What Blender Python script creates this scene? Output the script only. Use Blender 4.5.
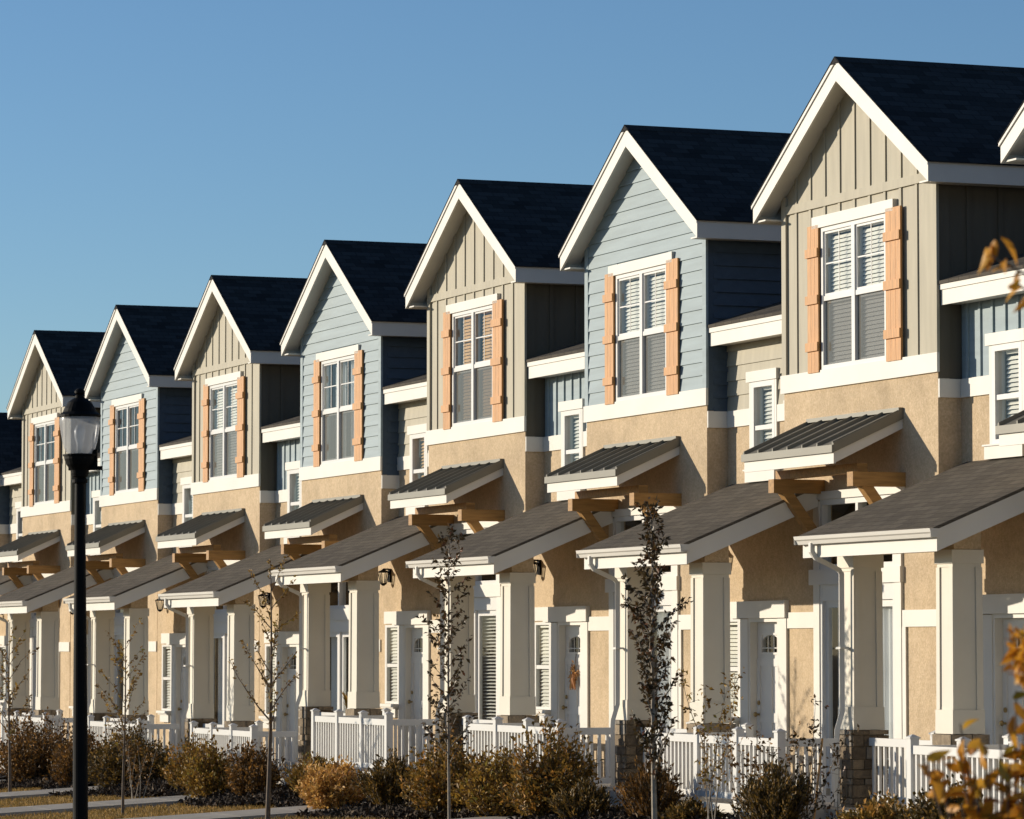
import bpy, math, random
import numpy as np
from mathutils import Vector

for _o in list(bpy.data.objects):
    bpy.data.objects.remove(_o)
SC = bpy.context.scene
COL = SC.collection

# ------------------------------------------------------------------ camera
cam_d = bpy.data.cameras.new('camera')
cam = bpy.data.objects.new('camera', cam_d)
COL.objects.link(cam)
SC.camera = cam
cam.location = (43.175, -21.125, 2.0)
FWD = Vector((-0.93173752, 0.35788759, 0.06149523))
cam.rotation_euler = FWD.to_track_quat('-Z', 'Y').to_euler()
cam_d.sensor_width = 36.0
cam_d.lens = 3916.5 / 1024 * 36.0
cam_d.clip_start = 0.1
cam_d.clip_end = 3000
cam_d.dof.use_dof = True
cam_d.dof.focus_distance = 52.0
cam_d.dof.aperture_fstop = 7.0

# ------------------------------------------------------------------ light
SUN_POS = Vector((-0.9, -1.0, 0.27)).normalized()
world = bpy.data.worlds.new('World')
SC.world = world
world.use_nodes = True
wn = world.node_tree.nodes
bg = wn['Background']
sky = wn.new('ShaderNodeTexSky')
sky.sky_type = 'NISHITA'
sky.sun_disc = False
sky.sun_elevation = math.asin(SUN_POS.z)
sky.sun_rotation = math.atan2(SUN_POS.x, SUN_POS.y) % (2 * math.pi)
sky.altitude = 1400
sky.air_density = 1.0
sky.dust_density = 0.5
sky.ozone_density = 3.8
world.node_tree.links.new(sky.outputs[0], bg.inputs[0])
bg.inputs[1].default_value = 0.113

sun_d = bpy.data.lights.new('sun', 'SUN')
sun_d.energy = 4.7
sun_d.angle = math.radians(0.5)
sun_d.color = (1.0, 0.885, 0.715)
sun = bpy.data.objects.new('sun', sun_d)
COL.objects.link(sun)
sun.location = (0, -30, 30)
sun.rotation_euler = (-SUN_POS).to_track_quat('-Z', 'Y').to_euler()

SC.view_settings.view_transform = 'Standard'
SC.view_settings.look = 'None'
SC.view_settings.gamma = 1.0
SC.view_settings.exposure = 0.15
SC.render.film_transparent = False

# ------------------------------------------------------------------ materials
MATS = {}


class NT:
    def __init__(self, name):
        m = bpy.data.materials.new(name)
        m.use_nodes = True
        self.m = m
        self.t = m.node_tree
        self.n = self.t.nodes
        self.b = self.n['Principled BSDF']
        self.out = self.n['Material Output']

    def new(self, ty, **kw):
        nd = self.n.new(ty)
        for k, v in kw.items():
            setattr(nd, k, v)
        return nd

    def link(self, a, b):
        self.t.links.new(a, b)

    def coords(self, out='Object'):
        return self.new('ShaderNodeTexCoord').outputs[out]

    def mapping(self, vec, scale=(1, 1, 1), rot=(0, 0, 0), loc=(0, 0, 0)):
        mp = self.new('ShaderNodeMapping')
        self.link(vec, mp.inputs[0])
        mp.inputs['Scale'].default_value = scale
        mp.inputs['Rotation'].default_value = rot
        mp.inputs['Location'].default_value = loc
        return mp.outputs[0]

    def noise(self, vec, scale, detail=4, rough=0.55):
        nz = self.new('ShaderNodeTexNoise')
        self.link(vec, nz.inputs['Vector'])
        nz.inputs['Scale'].default_value = scale
        nz.inputs['Detail'].default_value = detail
        nz.inputs['Roughness'].default_value = rough
        return nz.outputs[0]

    def ramp(self, fac, stops):
        r = self.new('ShaderNodeValToRGB')
        el = r.color_ramp.elements
        while len(el) < len(stops):
            el.new(0.5)
        for e, (p, c) in zip(el, stops):
            e.position = p
            e.color = (c[0], c[1], c[2], 1)
        self.link(fac, r.inputs[0])
        return r.outputs[0]

    def mix(self, a, b, fac, mode='MIX'):
        mx = self.new('ShaderNodeMix', data_type='RGBA', blend_type=mode)
        for s, v in ((0, fac), (6, a), (7, b)):
            if hasattr(v, 'links') or hasattr(v, 'is_linked'):
                self.link(v, mx.inputs[s])
            else:
                mx.inputs[s].default_value = v if s == 0 else (*v, 1)
        return mx.outputs[2]

    def bump(self, h, strength=0.3, dist=0.01):
        b = self.new('ShaderNodeBump')
        b.inputs['Strength'].default_value = strength
        b.inputs['Distance'].default_value = dist
        self.link(h, b.inputs['Height'])
        self.link(b.outputs[0], self.b.inputs['Normal'])

    def obj_random_coords(self):
        """object coordinates shifted per object so copies do not repeat"""
        oi = self.new('ShaderNodeObjectInfo')
        mul = self.new('ShaderNodeMath', operation='MULTIPLY')
        self.link(oi.outputs['Random'], mul.inputs[0])
        mul.inputs[1].default_value = 37.0
        add = self.new('ShaderNodeVectorMath', operation='ADD')
        self.link(self.coords(), add.inputs[0])
        self.link(mul.outputs[0], add.inputs[1])
        return add.outputs[0]


def sc3(c, k):
    return tuple(min(1, v * k) for v in c)


def simple(name, col, rough=0.6, var=0.08, nscale=1.5, metallic=0.0, bump=0.0, bscale=60, streak=None, spec=None):
    t = NT(name)
    v = t.obj_random_coords()
    vec = t.mapping(v, streak) if streak else v
    n1 = t.noise(vec, nscale, 5)
    c = t.ramp(n1, [(0.3, sc3(col, 1 - var)), (0.7, sc3(col, 1 + var))])
    t.link(c, t.b.inputs['Base Color'])
    t.b.inputs['Roughness'].default_value = rough
    t.b.inputs['Metallic'].default_value = metallic
    if spec is not None:
        t.b.inputs['Specular IOR Level'].default_value = spec
    if bump:
        t.bump(t.noise(vec, bscale, 3), bump, 0.004)
    MATS[name] = t.m
    return t


def stucco(name, col):
    t = NT(name)
    v = t.obj_random_coords()
    a = t.noise(v, 1.1, 6, 0.65)
    b = t.noise(v, 9.0, 4, 0.6)
    base = t.ramp(a, [(0.25, sc3(col, 0.76)), (0.5, col), (0.78, sc3(col, 1.16))])
    fine0 = t.ramp(b, [(0.3, (0.90, 0.89, 0.86)), (0.65, (1.08, 1.08, 1.10))])
    grain = t.ramp(t.noise(v, 32.0, 3, 0.7), [(0.35, (0.80, 0.78, 0.74)), (0.65, (1.14, 1.15, 1.18))])
    fine = t.mix(fine0, grain, 0.9, 'MULTIPLY')
    t.link(t.mix(base, fine, 0.75, 'MULTIPLY'), t.b.inputs['Base Color'])
    t.b.inputs['Roughness'].default_value = 0.92
    t.b.inputs['Specular IOR Level'].default_value = 0.2
    t.bump(t.noise(v, 45, 5, 0.75), 1.0, 0.010)
    MATS[name] = t.m


def shingle(name, axis, steep, base, var=0.35):
    """axis = 'x' or 'y' : direction in which the courses run; steep scales z to slope length"""
    t = NT(name)
    v = t.coords()
    sep = t.new('ShaderNodeSeparateXYZ')
    t.link(v, sep.inputs[0])
    cmb = t.new('ShaderNodeCombineXYZ')
    mul = t.new('ShaderNodeMath', operation='MULTIPLY')
    t.link(sep.outputs['Z'], mul.inputs[0])
    mul.inputs[1].default_value = steep
    t.link(sep.outputs['X' if axis == 'x' else 'Y'], cmb.inputs[0])
    t.link(mul.outputs[0], cmb.inputs[1])
    br = t.new('ShaderNodeTexBrick')
    t.link(cmb.outputs[0], br.inputs['Vector'])
    br.inputs['Scale'].default_value = 1.0
    br.inputs['Brick Width'].default_value = 0.26
    br.inputs['Row Height'].default_value = 0.14
    br.inputs['Mortar Size'].default_value = 0.006
    br.inputs['Mortar Smooth'].default_value = 0.3
    br.inputs['Bias'].default_value = 0.0
    br.inputs['Color1'].default_value = (*sc3(base, 1 + var), 1)
    br.inputs['Color2'].default_value = (*sc3(base, 1 - var), 1)
    br.inputs['Mortar'].default_value = (*sc3(base, 0.35), 1)
    n = t.noise(v, 0.9, 5)
    tone = t.ramp(n, [(0.3, (0.82, 0.82, 0.84)), (0.7, (1.12, 1.1, 1.06))])
    g = t.noise(v, 140, 2)
    gr = t.ramp(g, [(0.3, (0.7, 0.7, 0.7)), (0.7, (1.3, 1.3, 1.3))])
    c = t.mix(br.outputs[0], tone, 1.0, 'MULTIPLY')
    c = t.mix(c, gr, 0.8, 'MULTIPLY')
    t.link(c, t.b.inputs['Base Color'])
    t.b.inputs['Roughness'].default_value = 0.95
    t.b.inputs['Specular IOR Level'].default_value = 0.15
    # course profile: saw tooth + granules
    fr = t.new('ShaderNodeMath', operation='FRACT')
    dv = t.new('ShaderNodeMath', operation='DIVIDE')
    t.link(mul.outputs[0], dv.inputs[0])
    dv.inputs[1].default_value = 0.14
    t.link(dv.outputs[0], fr.inputs[0])
    ad = t.new('ShaderNodeMath', operation='SUBTRACT')
    t.link(g, ad.inputs[0])
    t.link(fr.outputs[0], ad.inputs[1])
    t.bump(ad.outputs[0], 0.5, 0.012)
    MATS[name] = t.m


def leafmat(name, stops, rough=0.55, trans=0.25):
    t = NT(name)
    geo = t.new('ShaderNodeNewGeometry')
    c = t.ramp(geo.outputs['Random Per Island'], stops)
    t.link(c, t.b.inputs['Base Color'])
    t.b.inputs['Roughness'].default_value = rough
    t.b.inputs['Specular IOR Level'].default_value = 0.3
    tr = t.new('ShaderNodeBsdfTranslucent')
    t.link(c, tr.inputs[0])
    mx = t.new('ShaderNodeMixShader')
    mx.inputs[0].default_value = trans
    t.link(t.b.outputs[0], mx.inputs[1])
    t.link(tr.outputs[0], mx.inputs[2])
    t.link(mx.outputs[0], t.out.inputs[0])
    MATS[name] = t.m


stucco('stucco', (0.57, 0.443, 0.292))
simple('white_trim', (0.66, 0.635, 0.575), 0.5, 0.05, 1.2, bump=0.12, bscale=25)
simple('column_paint', (0.63, 0.585, 0.485), 0.5, 0.05, 1.2, bump=0.1, bscale=25)
simple('tan_siding', (0.41, 0.375, 0.285), 0.7, 0.09, 2.0, bump=0.25, bscale=14, streak=(4, 4, 0.5))
simple('blue_siding', (0.29, 0.36, 0.385), 0.7, 0.09, 2.0, bump=0.25, bscale=14, streak=(0.5, 4, 6))
simple('side_tan_siding', (0.115, 0.10, 0.072), 0.75, 0.10, 2.0, bump=0.25, bscale=14, streak=(4, 4, 0.5))  # tan siding with the side walls' shade put into its colour
simple('side_blue_siding', (0.058, 0.088, 0.125), 0.75, 0.10, 2.0, bump=0.25, bscale=14, streak=(0.5, 4, 6))  # blue siding darkened likewise, shade painted in as base colour
simple('cedar', (0.51, 0.245, 0.075), 0.6, 0.26, 5.0, bump=0.3, bscale=18, streak=(9, 9, 0.7))
simple('timber', (0.34, 0.18, 0.05), 0.65, 0.28, 3.0, bump=0.35, bscale=20, streak=(8, 0.8, 8))
simple('standing_seam', (0.185, 0.172, 0.135), 0.45, 0.10, 1.5, metallic=0.1)
simple('black_metal', (0.006, 0.006, 0.006), 0.6, 0.2, 4, spec=0.08)
simple('door_paint', (0.66, 0.645, 0.61), 0.4, 0.03, 1.5)
simple('vinyl', (0.69, 0.68, 0.65), 0.35, 0.03, 1.5)
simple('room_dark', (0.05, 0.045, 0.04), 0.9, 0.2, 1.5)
simple('blind_white', (0.80, 0.78, 0.73), 0.6, 0.06, 2.0)
simple('blind_wood', (0.62, 0.36, 0.15), 0.6, 0.15, 3.0)
simple('curtain_white', (0.78, 0.79, 0.80), 0.9, 0.06, 2.0)
simple('curtain_brown', (0.22, 0.16, 0.09), 0.9, 0.12, 2.0)
simple('brass', (0.35, 0.26, 0.12), 0.35, 0.1, 3, metallic=0.9)
simple('bark', (0.14, 0.105, 0.075), 0.9, 0.3, 12, bump=0.6, bscale=50)
simple('pale_bark', (0.27, 0.23, 0.18), 0.85, 0.3, 14, bump=0.5, bscale=50)
simple('terracotta', (0.55, 0.50, 0.42), 0.8, 0.1, 4)
simple('foundation', (0.42, 0.39, 0.34), 0.9, 0.15, 3, bump=0.4, bscale=40)

leafmat('leaf_dark', [(0, (0.042, 0.030, 0.016)), (0.5, (0.083, 0.057, 0.021)), (0.85, (0.128, 0.074, 0.026)), (1, (0.210, 0.081, 0.039))], 0.4, 0.2)
leafmat('leaf_olive', [(0, (0.105, 0.074, 0.020)), (0.5, (0.231, 0.145, 0.031)), (0.8, (0.399, 0.221, 0.043)), (1, (0.547, 0.256, 0.057))])
leafmat('leaf_brown', [(0, (0.069, 0.039, 0.013)), (0.5, (0.167, 0.088, 0.025)), (0.85, (0.293, 0.150, 0.036)), (1, (0.469, 0.229, 0.060))])
leafmat('leaf_gold', [(0, (0.296, 0.152, 0.037)), (0.5, (0.592, 0.339, 0.084)), (0.85, (0.790, 0.481, 0.150)), (1, (0.800, 0.481, 0.244))])
leafmat('leaf_spiky', [(0, (0.048, 0.037, 0.012)), (0.5, (0.114, 0.076, 0.021)), (0.85, (0.247, 0.145, 0.033)), (1, (0.418, 0.238, 0.053))])
leafmat('leaf_orange', [(0, (0.375, 0.149, 0.016)), (0.5, (0.630, 0.284, 0.026)), (0.8, (0.800, 0.434, 0.046)), (1, (0.300, 0.216, 0.026))], 0.5, 0.35)
leafmat('leaf_rust', [(0, (0.140, 0.076, 0.022)), (0.5, (0.281, 0.161, 0.035)), (0.85, (0.468, 0.284, 0.047)), (1, (0.218, 0.208, 0.047))])
leafmat('grass', [(0, (0.186, 0.128, 0.034)), (0.4, (0.373, 0.239, 0.068)), (0.75, (0.528, 0.329, 0.103)), (1, (0.652, 0.419, 0.165))], 0.8, 0.2)
leafmat('mulch_chip', [(0, (0.018, 0.013, 0.010)), (0.5, (0.045, 0.03, 0.02)), (0.85, (0.09, 0.06, 0.038)), (1, (0.20, 0.15, 0.10))], 0.9, 0.0)
leafmat('corn_husk', [(0, (0.55, 0.30, 0.10)), (0.5, (0.65, 0.38, 0.16)), (1, (0.40, 0.16, 0.05))], 0.7, 0.1)

shingle('shingle_gable', 'y', 1.87, (0.034, 0.033, 0.033), 0.45)  # same shingles as the porch, darkened to paint in the gable slopes' shade
shingle('shingle_link', 'x', 3.2, (0.10, 0.088, 0.072), 0.2)
shingle('shingle_porch', 'x', 2.64, (0.125, 0.108, 0.086), 0.16)

# stone: every stone is an island
_t = NT('stone')
_g = _t.new('ShaderNodeNewGeometry')
_c = _t.ramp(_g.outputs['Random Per Island'], [(0, (0.10, 0.075, 0.05)), (0.35, (0.20, 0.15, 0.095)), (0.7, (0.30, 0.235, 0.16)), (1, (0.22, 0.20, 0.17))])
_n = _t.ramp(_t.noise(_t.obj_random_coords(), 14, 5), [(0.3, (0.7, 0.7, 0.7)), (0.7, (1.2, 1.2, 1.2))])
_t.link(_t.mix(_c, _n, 1.0, 'MULTIPLY'), _t.b.inputs['Base Color'])
_t.b.inputs['Roughness'].default_value = 0.95
_t.bump(_t.noise(_t.obj_random_coords(), 30, 5), 0.8, 0.02)
MATS['stone'] = _t.m

# glass: clear pane, fresnel mirror
def glassmat(name, tint, ior=1.5, screen=0.0):
    t = NT(name)
    tr = t.new('ShaderNodeBsdfTransparent')
    tr.inputs[0].default_value = (*tint, 1)
    gl = t.new('ShaderNodeBsdfGlossy')
    gl.inputs['Roughness'].default_value = 0.02
    fr = t.new('ShaderNodeFresnel')
    fr.inputs[0].default_value = ior
    geo = t.new('ShaderNodeNewGeometry')
    inv = t.new('ShaderNodeMath', operation='SUBTRACT')
    inv.inputs[0].default_value = 1.0
    t.link(geo.outputs['Backfacing'], inv.inputs[1])
    ml = t.new('ShaderNodeMath', operation='MULTIPLY')
    t.link(fr.outputs[0], ml.inputs[0])
    t.link(inv.outputs[0], ml.inputs[1])
    mx = t.new('ShaderNodeMixShader')
    t.link(ml.outputs[0], mx.inputs[0])
    t.link(tr.outputs[0], mx.inputs[1])
    t.link(gl.outputs[0], mx.inputs[2])
    if screen:
        df = t.new('ShaderNodeBsdfDiffuse')
        df.inputs[0].default_value = (0.36, 0.345, 0.30, 1)
        m2 = t.new('ShaderNodeMixShader')
        m2.inputs[0].default_value = screen
        t.link(mx.outputs[0], m2.inputs[1])
        t.link(df.outputs[0], m2.inputs[2])
        t.link(m2.outputs[0], t.out.inputs[0])
    else:
        t.link(mx.outputs[0], t.out.inputs[0])
    MATS[name] = t.m


glassmat('glass', (0.95, 0.96, 0.95), 1.38)
glassmat('screen_glass', (0.80, 0.80, 0.80), 1.45, 0.22)

# frosted lamp globe
_t = NT('lamp_globe')
_t.b.inputs['Base Color'].default_value = (0.80, 0.80, 0.80, 1)
_t.b.inputs['Roughness'].default_value = 0.22
_tr = _t.new('ShaderNodeBsdfTransparent')
_tr.inputs[0].default_value = (0.85, 0.87, 0.9, 1)
_tl = _t.new('ShaderNodeBsdfTranslucent')
_tl.inputs[0].default_value = (0.7, 0.7, 0.7, 1)
_m1 = _t.new('ShaderNodeMixShader')
_m1.inputs[0].default_value = 0.40
_m2 = _t.new('ShaderNodeMixShader')
_m2.inputs[0].default_value = 0.60
_t.link(_t.b.outputs[0], _m1.inputs[1]); _t.link(_tl.outputs[0], _m1.inputs[2])
_t.link(_m1.outputs[0], _m2.inputs[1]); _t.link(_tr.outputs[0], _m2.inputs[2])
_t.link(_m2.outputs[0], _t.out.inputs[0])
MATS['lamp_globe'] = _t.m

# concrete
_t = NT('concrete')
_v = _t.coords()
_a = _t.ramp(_t.noise(_v, 1.3, 6, 0.6), [(0.3, (0.30, 0.27, 0.23)), (0.7, (0.42, 0.385, 0.33))])
_b = _t.ramp(_t.noise(_v, 60, 3), [(0.3, (0.85, 0.85, 0.85)), (0.7, (1.1, 1.1, 1.1))])
_t.link(_t.mix(_a, _b, 1.0, 'MULTIPLY'), _t.b.inputs['Base Color'])
_t.b.inputs['Roughness'].default_value = 0.9
_t.bump(_t.noise(_v, 90, 4), 0.4, 0.004)
MATS['concrete'] = _t.m

# lawn soil sheet under the blades
_t = NT('lawn_soil')
_v = _t.coords()
_a = _t.ramp(_t.noise(_v, 0.7, 6, 0.65), [(0.3, (0.11, 0.075, 0.022)), (0.55, (0.20, 0.13, 0.04)), (0.75, (0.15, 0.12, 0.035))])
_b = _t.ramp(_t.noise(_v, 40, 4, 0.7), [(0.3, (0.6, 0.6, 0.6)), (0.7, (1.35, 1.3, 1.2))])
_t.link(_t.mix(_a, _b, 1.0, 'MULTIPLY'), _t.b.inputs['Base Color'])
_t.b.inputs['Roughness'].default_value = 1.0
_t.bump(_t.noise(_v, 50, 5, 0.7), 1.0, 0.03)
MATS['lawn_soil'] = _t.m
_t = NT('mulch_soil')
_v = _t.coords()
_a = _t.ramp(_t.noise(_v, 30, 6, 0.7), [(0.3, (0.012, 0.009, 0.006)), (0.55, (0.035, 0.024, 0.016)), (0.75, (0.08, 0.055, 0.035))])
_t.link(_a, _t.b.inputs['Base Color'])
_t.b.inputs['Roughness'].default_value = 1.0
_t.bump(_t.noise(_v, 40, 5, 0.7), 1.0, 0.04)
MATS['mulch_soil'] = _t.m


# ------------------------------------------------------------------ mesh tools
class MB:
    def __init__(self):
        self.v = []
        self.f = []

    def add(self, vs, fs):
        n = len(self.v)
        self.v += [tuple(p) for p in vs]
        self.f += [tuple(i + n for i in f) for f in fs]

    def box(self, x0, x1, y0, y1, z0, z1):
        if x0 > x1: x0, x1 = x1, x0
        if y0 > y1: y0, y1 = y1, y0
        if z0 > z1: z0, z1 = z1, z0
        self.add([(x0, y0, z0), (x1, y0, z0), (x1, y1, z0), (x0, y1, z0),
                  (x0, y0, z1), (x1, y0, z1), (x1, y1, z1), (x0, y1, z1)],
                 [(0, 3, 2, 1), (4, 5, 6, 7), (0, 1, 5, 4), (1, 2, 6, 5), (2, 3, 7, 6), (3, 0, 4, 7)])

    def hexa(self, lo, hi):
        """lo, hi: four corners each (counter-clockwise from above)"""
        self.add(list(lo) + list(hi), [(0, 3, 2, 1), (4, 5, 6, 7), (0, 1, 5, 4), (1, 2, 6, 5), (2, 3, 7, 6), (3, 0, 4, 7)])

    def prism_y(self, pts, y0, y1):
        """polygon in (x, z), counter-clockwise seen from -y, pushed from y0 to y1"""
        n = len(pts)
        self.add([(x, y0, z) for x, z in pts] + [(x, y1, z) for x, z in pts],
                 [tuple(range(n)), tuple(range(2 * n - 1, n - 1, -1))] +
                 [(i, n + i, n + (i + 1) % n, (i + 1) % n) for i in range(n)])

    def prism_x(self, pts, x0, x1):
        """polygon in (y, z)"""
        n = len(pts)
        self.add([(x0, y, z) for y, z in pts] + [(x1, y, z) for y, z in pts],
                 [tuple(range(n - 1, -1, -1)), tuple(range(n, 2 * n))] +
                 [(i, (i + 1) % n, n + (i + 1) % n, n + i) for i in range(n)])

    def tube(self, pts, radii, seg=8, cap=True):
        pts = [Vector(p) for p in pts]
        if not hasattr(radii, '__len__'):
            radii = [radii] * len(pts)
        rings = []
        up = Vector((0, 0, 1))
        ref = None
        for i, p in enumerate(pts):
            a = pts[max(i - 1, 0)]
            b = pts[min(i + 1, len(pts) - 1)]
            d = (b - a).normalized()
            if ref is None:
                ref = d.orthogonal().normalized()
            ref = (ref - d * ref.dot(d))
            ref = ref.normalized() if ref.length > 1e-5 else d.orthogonal().normalized()
            w = d.cross(ref)
            rings.append([p + (ref * math.cos(2 * math.pi * k / seg) + w * math.sin(2 * math.pi * k / seg)) * radii[i] for k in range(seg)])
        vs = [q for r in rings for q in r]
        fs = []
        for i in range(len(pts) - 1):
            for k in range(seg):
                a = i * seg + k
                b = i * seg + (k + 1) % seg
                fs.append((a, b, b + seg, a + seg))
        if cap:
            fs.append(tuple(range(seg - 1, -1, -1)))
            fs.append(tuple((len(pts) - 1) * seg + k for k in range(seg)))
        self.add(vs, fs)

    def lathe(self, prof, seg=24, cx=0, cy=0):
        vs = []
        for r, z in prof:
            vs += [(cx + r * math.cos(2 * math.pi * k / seg), cy + r * math.sin(2 * math.pi * k / seg), z) for k in range(seg)]
        fs = []
        for i in range(len(prof) - 1):
            for k in range(seg):
                a = i * seg + k
                b = i * seg + (k + 1) % seg
                fs.append((a, b, b + seg, a + seg))
        fs.append(tuple(range(seg - 1, -1, -1)))
        fs.append(tuple((len(prof) - 1) * seg + k for k in range(seg)))
        self.add(vs, fs)

    def wall(self, x0, x1, z0, z1, y0, y1, holes=()):
        """wall in the xz plane with rectangular holes (x0, x1, z0, z1)"""
        xs = sorted({x0, x1} | {min(max(h[i], x0), x1) for h in holes for i in (0, 1)})
        zs = sorted({z0, z1} | {min(max(h[i], z0), z1) for h in holes for i in (2, 3)})
        for i in range(len(xs) - 1):
            for j in range(len(zs) - 1):
                cx, cz = (xs[i] + xs[i + 1]) / 2, (zs[j] + zs[j + 1]) / 2
                if any(h[0] < cx < h[1] and h[2] < cz < h[3] for h in holes):
                    continue
                self.box(xs[i], xs[i + 1], y0, y1, zs[j], zs[j + 1])

    def mesh(self, name, mat, smooth=False):
        me = bpy.data.meshes.new(name)
        me.from_pydata([tuple(p) for p in self.v], [], self.f)
        me.materials.append(MATS[mat])
        if smooth:
            me.shade_smooth()
        me.update()
        return me


CACHE = {}


def part(name, mat, parent, build, key=None, smooth=False):
    """one mesh object; meshes with the same key are shared"""
    c = build.__code__
    k = (name, mat, key, c.co_name, c.co_firstlineno)
    if key is None or k not in CACHE:
        mb = MB()
        build(mb)
        me = mb.mesh(name, mat, smooth)
        if key is not None:
            CACHE[k] = me
    else:
        me = CACHE[k]
    o = bpy.data.objects.new(name, me)
    COL.objects.link(o)
    if parent is not None:
        o.parent = parent
    return o


def tag(o, label=None, cat=None, group=None, kind=None):
    if label: o['label'] = label
    if cat: o['category'] = cat
    if group: o['group'] = group
    if kind: o['kind'] = kind
    return o


def empty(name, loc, rz=0):
    o = bpy.data.objects.new(name, None)
    o.empty_display_size = 0.3
    o.location = loc
    o.rotation_euler = (0, 0, rz)
    COL.objects.link(o)
    return o


# ------------------------------------------------------------------ terrain
def gz(x, y):
    xx = min(max(x, -60), 50)
    yy = min(0.0, max(y, -11) + 2.15)
    return -0.067 + 0.0133 * xx + 0.054 * yy


def sheet(name, mat, x0, x1, y0, y1, nx, ny, lift, fn=None, rag=None):
    mb = MB()
    vs, fs = [], []
    for j in range(ny + 1):
        for i in range(nx + 1):
            x = x0 + (x1 - x0) * i / nx
            y = y0 + (y1 - y0) * j / ny
            vs.append((x, y, gz(x, y) + lift))
    for j in range(ny):
        for i in range(nx):
            a = j * (nx + 1) + i
            fs.append((a, a + 1, a + nx + 2, a + nx + 1))
    mb.add(vs, fs)
    me = mb.mesh(name, mat)
    o = bpy.data.objects.new(name, me)
    COL.objects.link(o)
    return o


# big ground to the horizon, finer near the houses
def ground():
    mb = MB()
    xs = [-2500, -400, -120] + [-60 + 5 * i for i in range(23)] + [120, 400, 2500]
    ys = [-2500, -400, -100, -40, -11, -8, -5, -2.15, 12, 60, 400, 2500]
    vs = [(x, y, gz(x, y) - 0.03) for y in ys for x in xs]
    n = len(xs)
    fs = [(j * n + i, j * n + i + 1, (j + 1) * n + i + 1, (j + 1) * n + i) for j in range(len(ys) - 1) for i in range(n - 1)]
    mb.add(vs, fs)
    o = bpy.data.objects.new('ground', mb.mesh('ground', 'lawn_soil'))
    COL.objects.link(o)
    tag(o, kind='structure')


ground()

SP = 6.7
WALK_X = [3.3 - SP * k for k in range(-1, 8)]


def walks():
    mb = MB()
    for X in WALK_X:
        X2 = X
        ys = [-14 + i * 1.0 for i in range(12)] + [-1.9]
        for a, b in zip(ys[:-1], ys[1:]):
            b2 = b - 0.012
            # the walk swings a little towards -x far from the houses
            def cx(y):
                return X2 + 0.012 * max(0, -5.5 - y) ** 2 * -3.0
            w = 0.75
            lo = [(cx(a) - w, a, gz(X2, a) - 0.12), (cx(a) + w, a, gz(X2, a) - 0.12), (cx(b2) + w, b2, gz(X2, b2) - 0.12), (cx(b2) - w, b2, gz(X2, b2) - 0.12)]
            hi = [(p[0], p[1], p[2] + 0.17) for p in lo]
            mb.hexa(lo, hi)
    # long sidewalk parallel to the row, nearer to the street
    for i in range(60):
        x = -60 + i * 1.5
        z = lambda x, y: gz(x, y) + 0.05
        lo = [(x, -15.6, gz(x, -15.6) - 0.12), (x + 1.488, -15.6, gz(x + 1.488, -15.6) - 0.12), (x + 1.488, -14.03, gz(x + 1.488, -14.03) - 0.12), (x, -14.03, gz(x, -14.03) - 0.12)]
        mb.hexa(lo, [(p[0], p[1], p[2] + 0.17) for p in lo])
    o = bpy.data.objects.new('path', mb.mesh('path', 'concrete'))
    COL.objects.link(o)
    tag(o, kind='structure')


walks()


# ------------------------------------------------------------------ the townhouse
HW, PK, SL = 2.4565, 9.27, 0.6314
OH = 0.28
C0 = -0.08            # window axis
UWIN = (-0.99, 0.83, 5.50, 7.285)      # upper window opening
TWIN = (-1.06, 1.02, 0.30, 3.88)      # tall opening
DOOR = (-3.22, -2.29, 0.24, 2.42)
SWIN = (-4.10, -3.50, 1.14, 2.42)
LWIN = (-3.74, -3.02, 4.36, 5.53)


def slope_z(x):
    return PK - SL * abs(x)


def ring_frame(mb, x0, x1, z0, z1, y0, y1, w, sill=None):
    s = w if sill is None else sill
    mb.box(x0, x0 + w, y0, y1, z0, z1)
    mb.box(x1 - w, x1, y0, y1, z0, z1)
    mb.box(x0 + w, x1 - w, y0, y1, z1 - w, z1)
    mb.box(x0 + w, x1 - w, y0, y1, z0, z0 + s)


def slats(mb, x0, x1, z0, z1, y, pitch=0.052, tilt=0.6, depth=0.046):
    z = z1 - 0.03
    mb.box(x0, x1, y - 0.02, y + 0.03, z1 - 0.03, z1)
    dy = depth * math.cos(tilt) / 2
    dz = depth * math.sin(tilt) / 2
    while z - pitch > z0:
        z -= pitch
        mb.hexa([(x0, y - dy, z - dz), (x1, y - dy, z - dz), (x1, y + dy, z + dz), (x0, y + dy, z + dz)],
                [(x0, y - dy, z - dz + 0.004), (x1, y - dy, z - dz + 0.004), (x1, y + dy, z + dz + 0.004), (x0, y + dy, z + dz + 0.004)])


def drape(mb, x0, x1, z0, z1, y, folds, amp=0.03):
    n = folds * 8
    vs, fs = [], []
    for j, z in enumerate((z0, z1)):
        for i in range(n + 1):
            x = x0 + (x1 - x0) * i / n
            vs.append((x, y + amp * math.sin(i / 8 * 2 * math.pi) + 0.2 * amp * math.sin(i * 1.7), z))
    for i in range(n):
        fs.append((i, i + 1, n + 2 + i, n + 1 + i))
    mb.add(vs, fs)


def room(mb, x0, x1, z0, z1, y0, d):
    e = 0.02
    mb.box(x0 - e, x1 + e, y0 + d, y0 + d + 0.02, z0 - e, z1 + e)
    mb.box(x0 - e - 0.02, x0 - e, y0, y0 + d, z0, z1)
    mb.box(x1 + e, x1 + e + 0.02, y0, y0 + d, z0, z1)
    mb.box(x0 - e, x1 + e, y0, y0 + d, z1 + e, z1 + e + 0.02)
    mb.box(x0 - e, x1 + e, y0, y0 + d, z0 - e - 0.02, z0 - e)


JOG = {3: 0.14, 4: 0.12, 5: 0.10, 6: 0.06}


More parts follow.
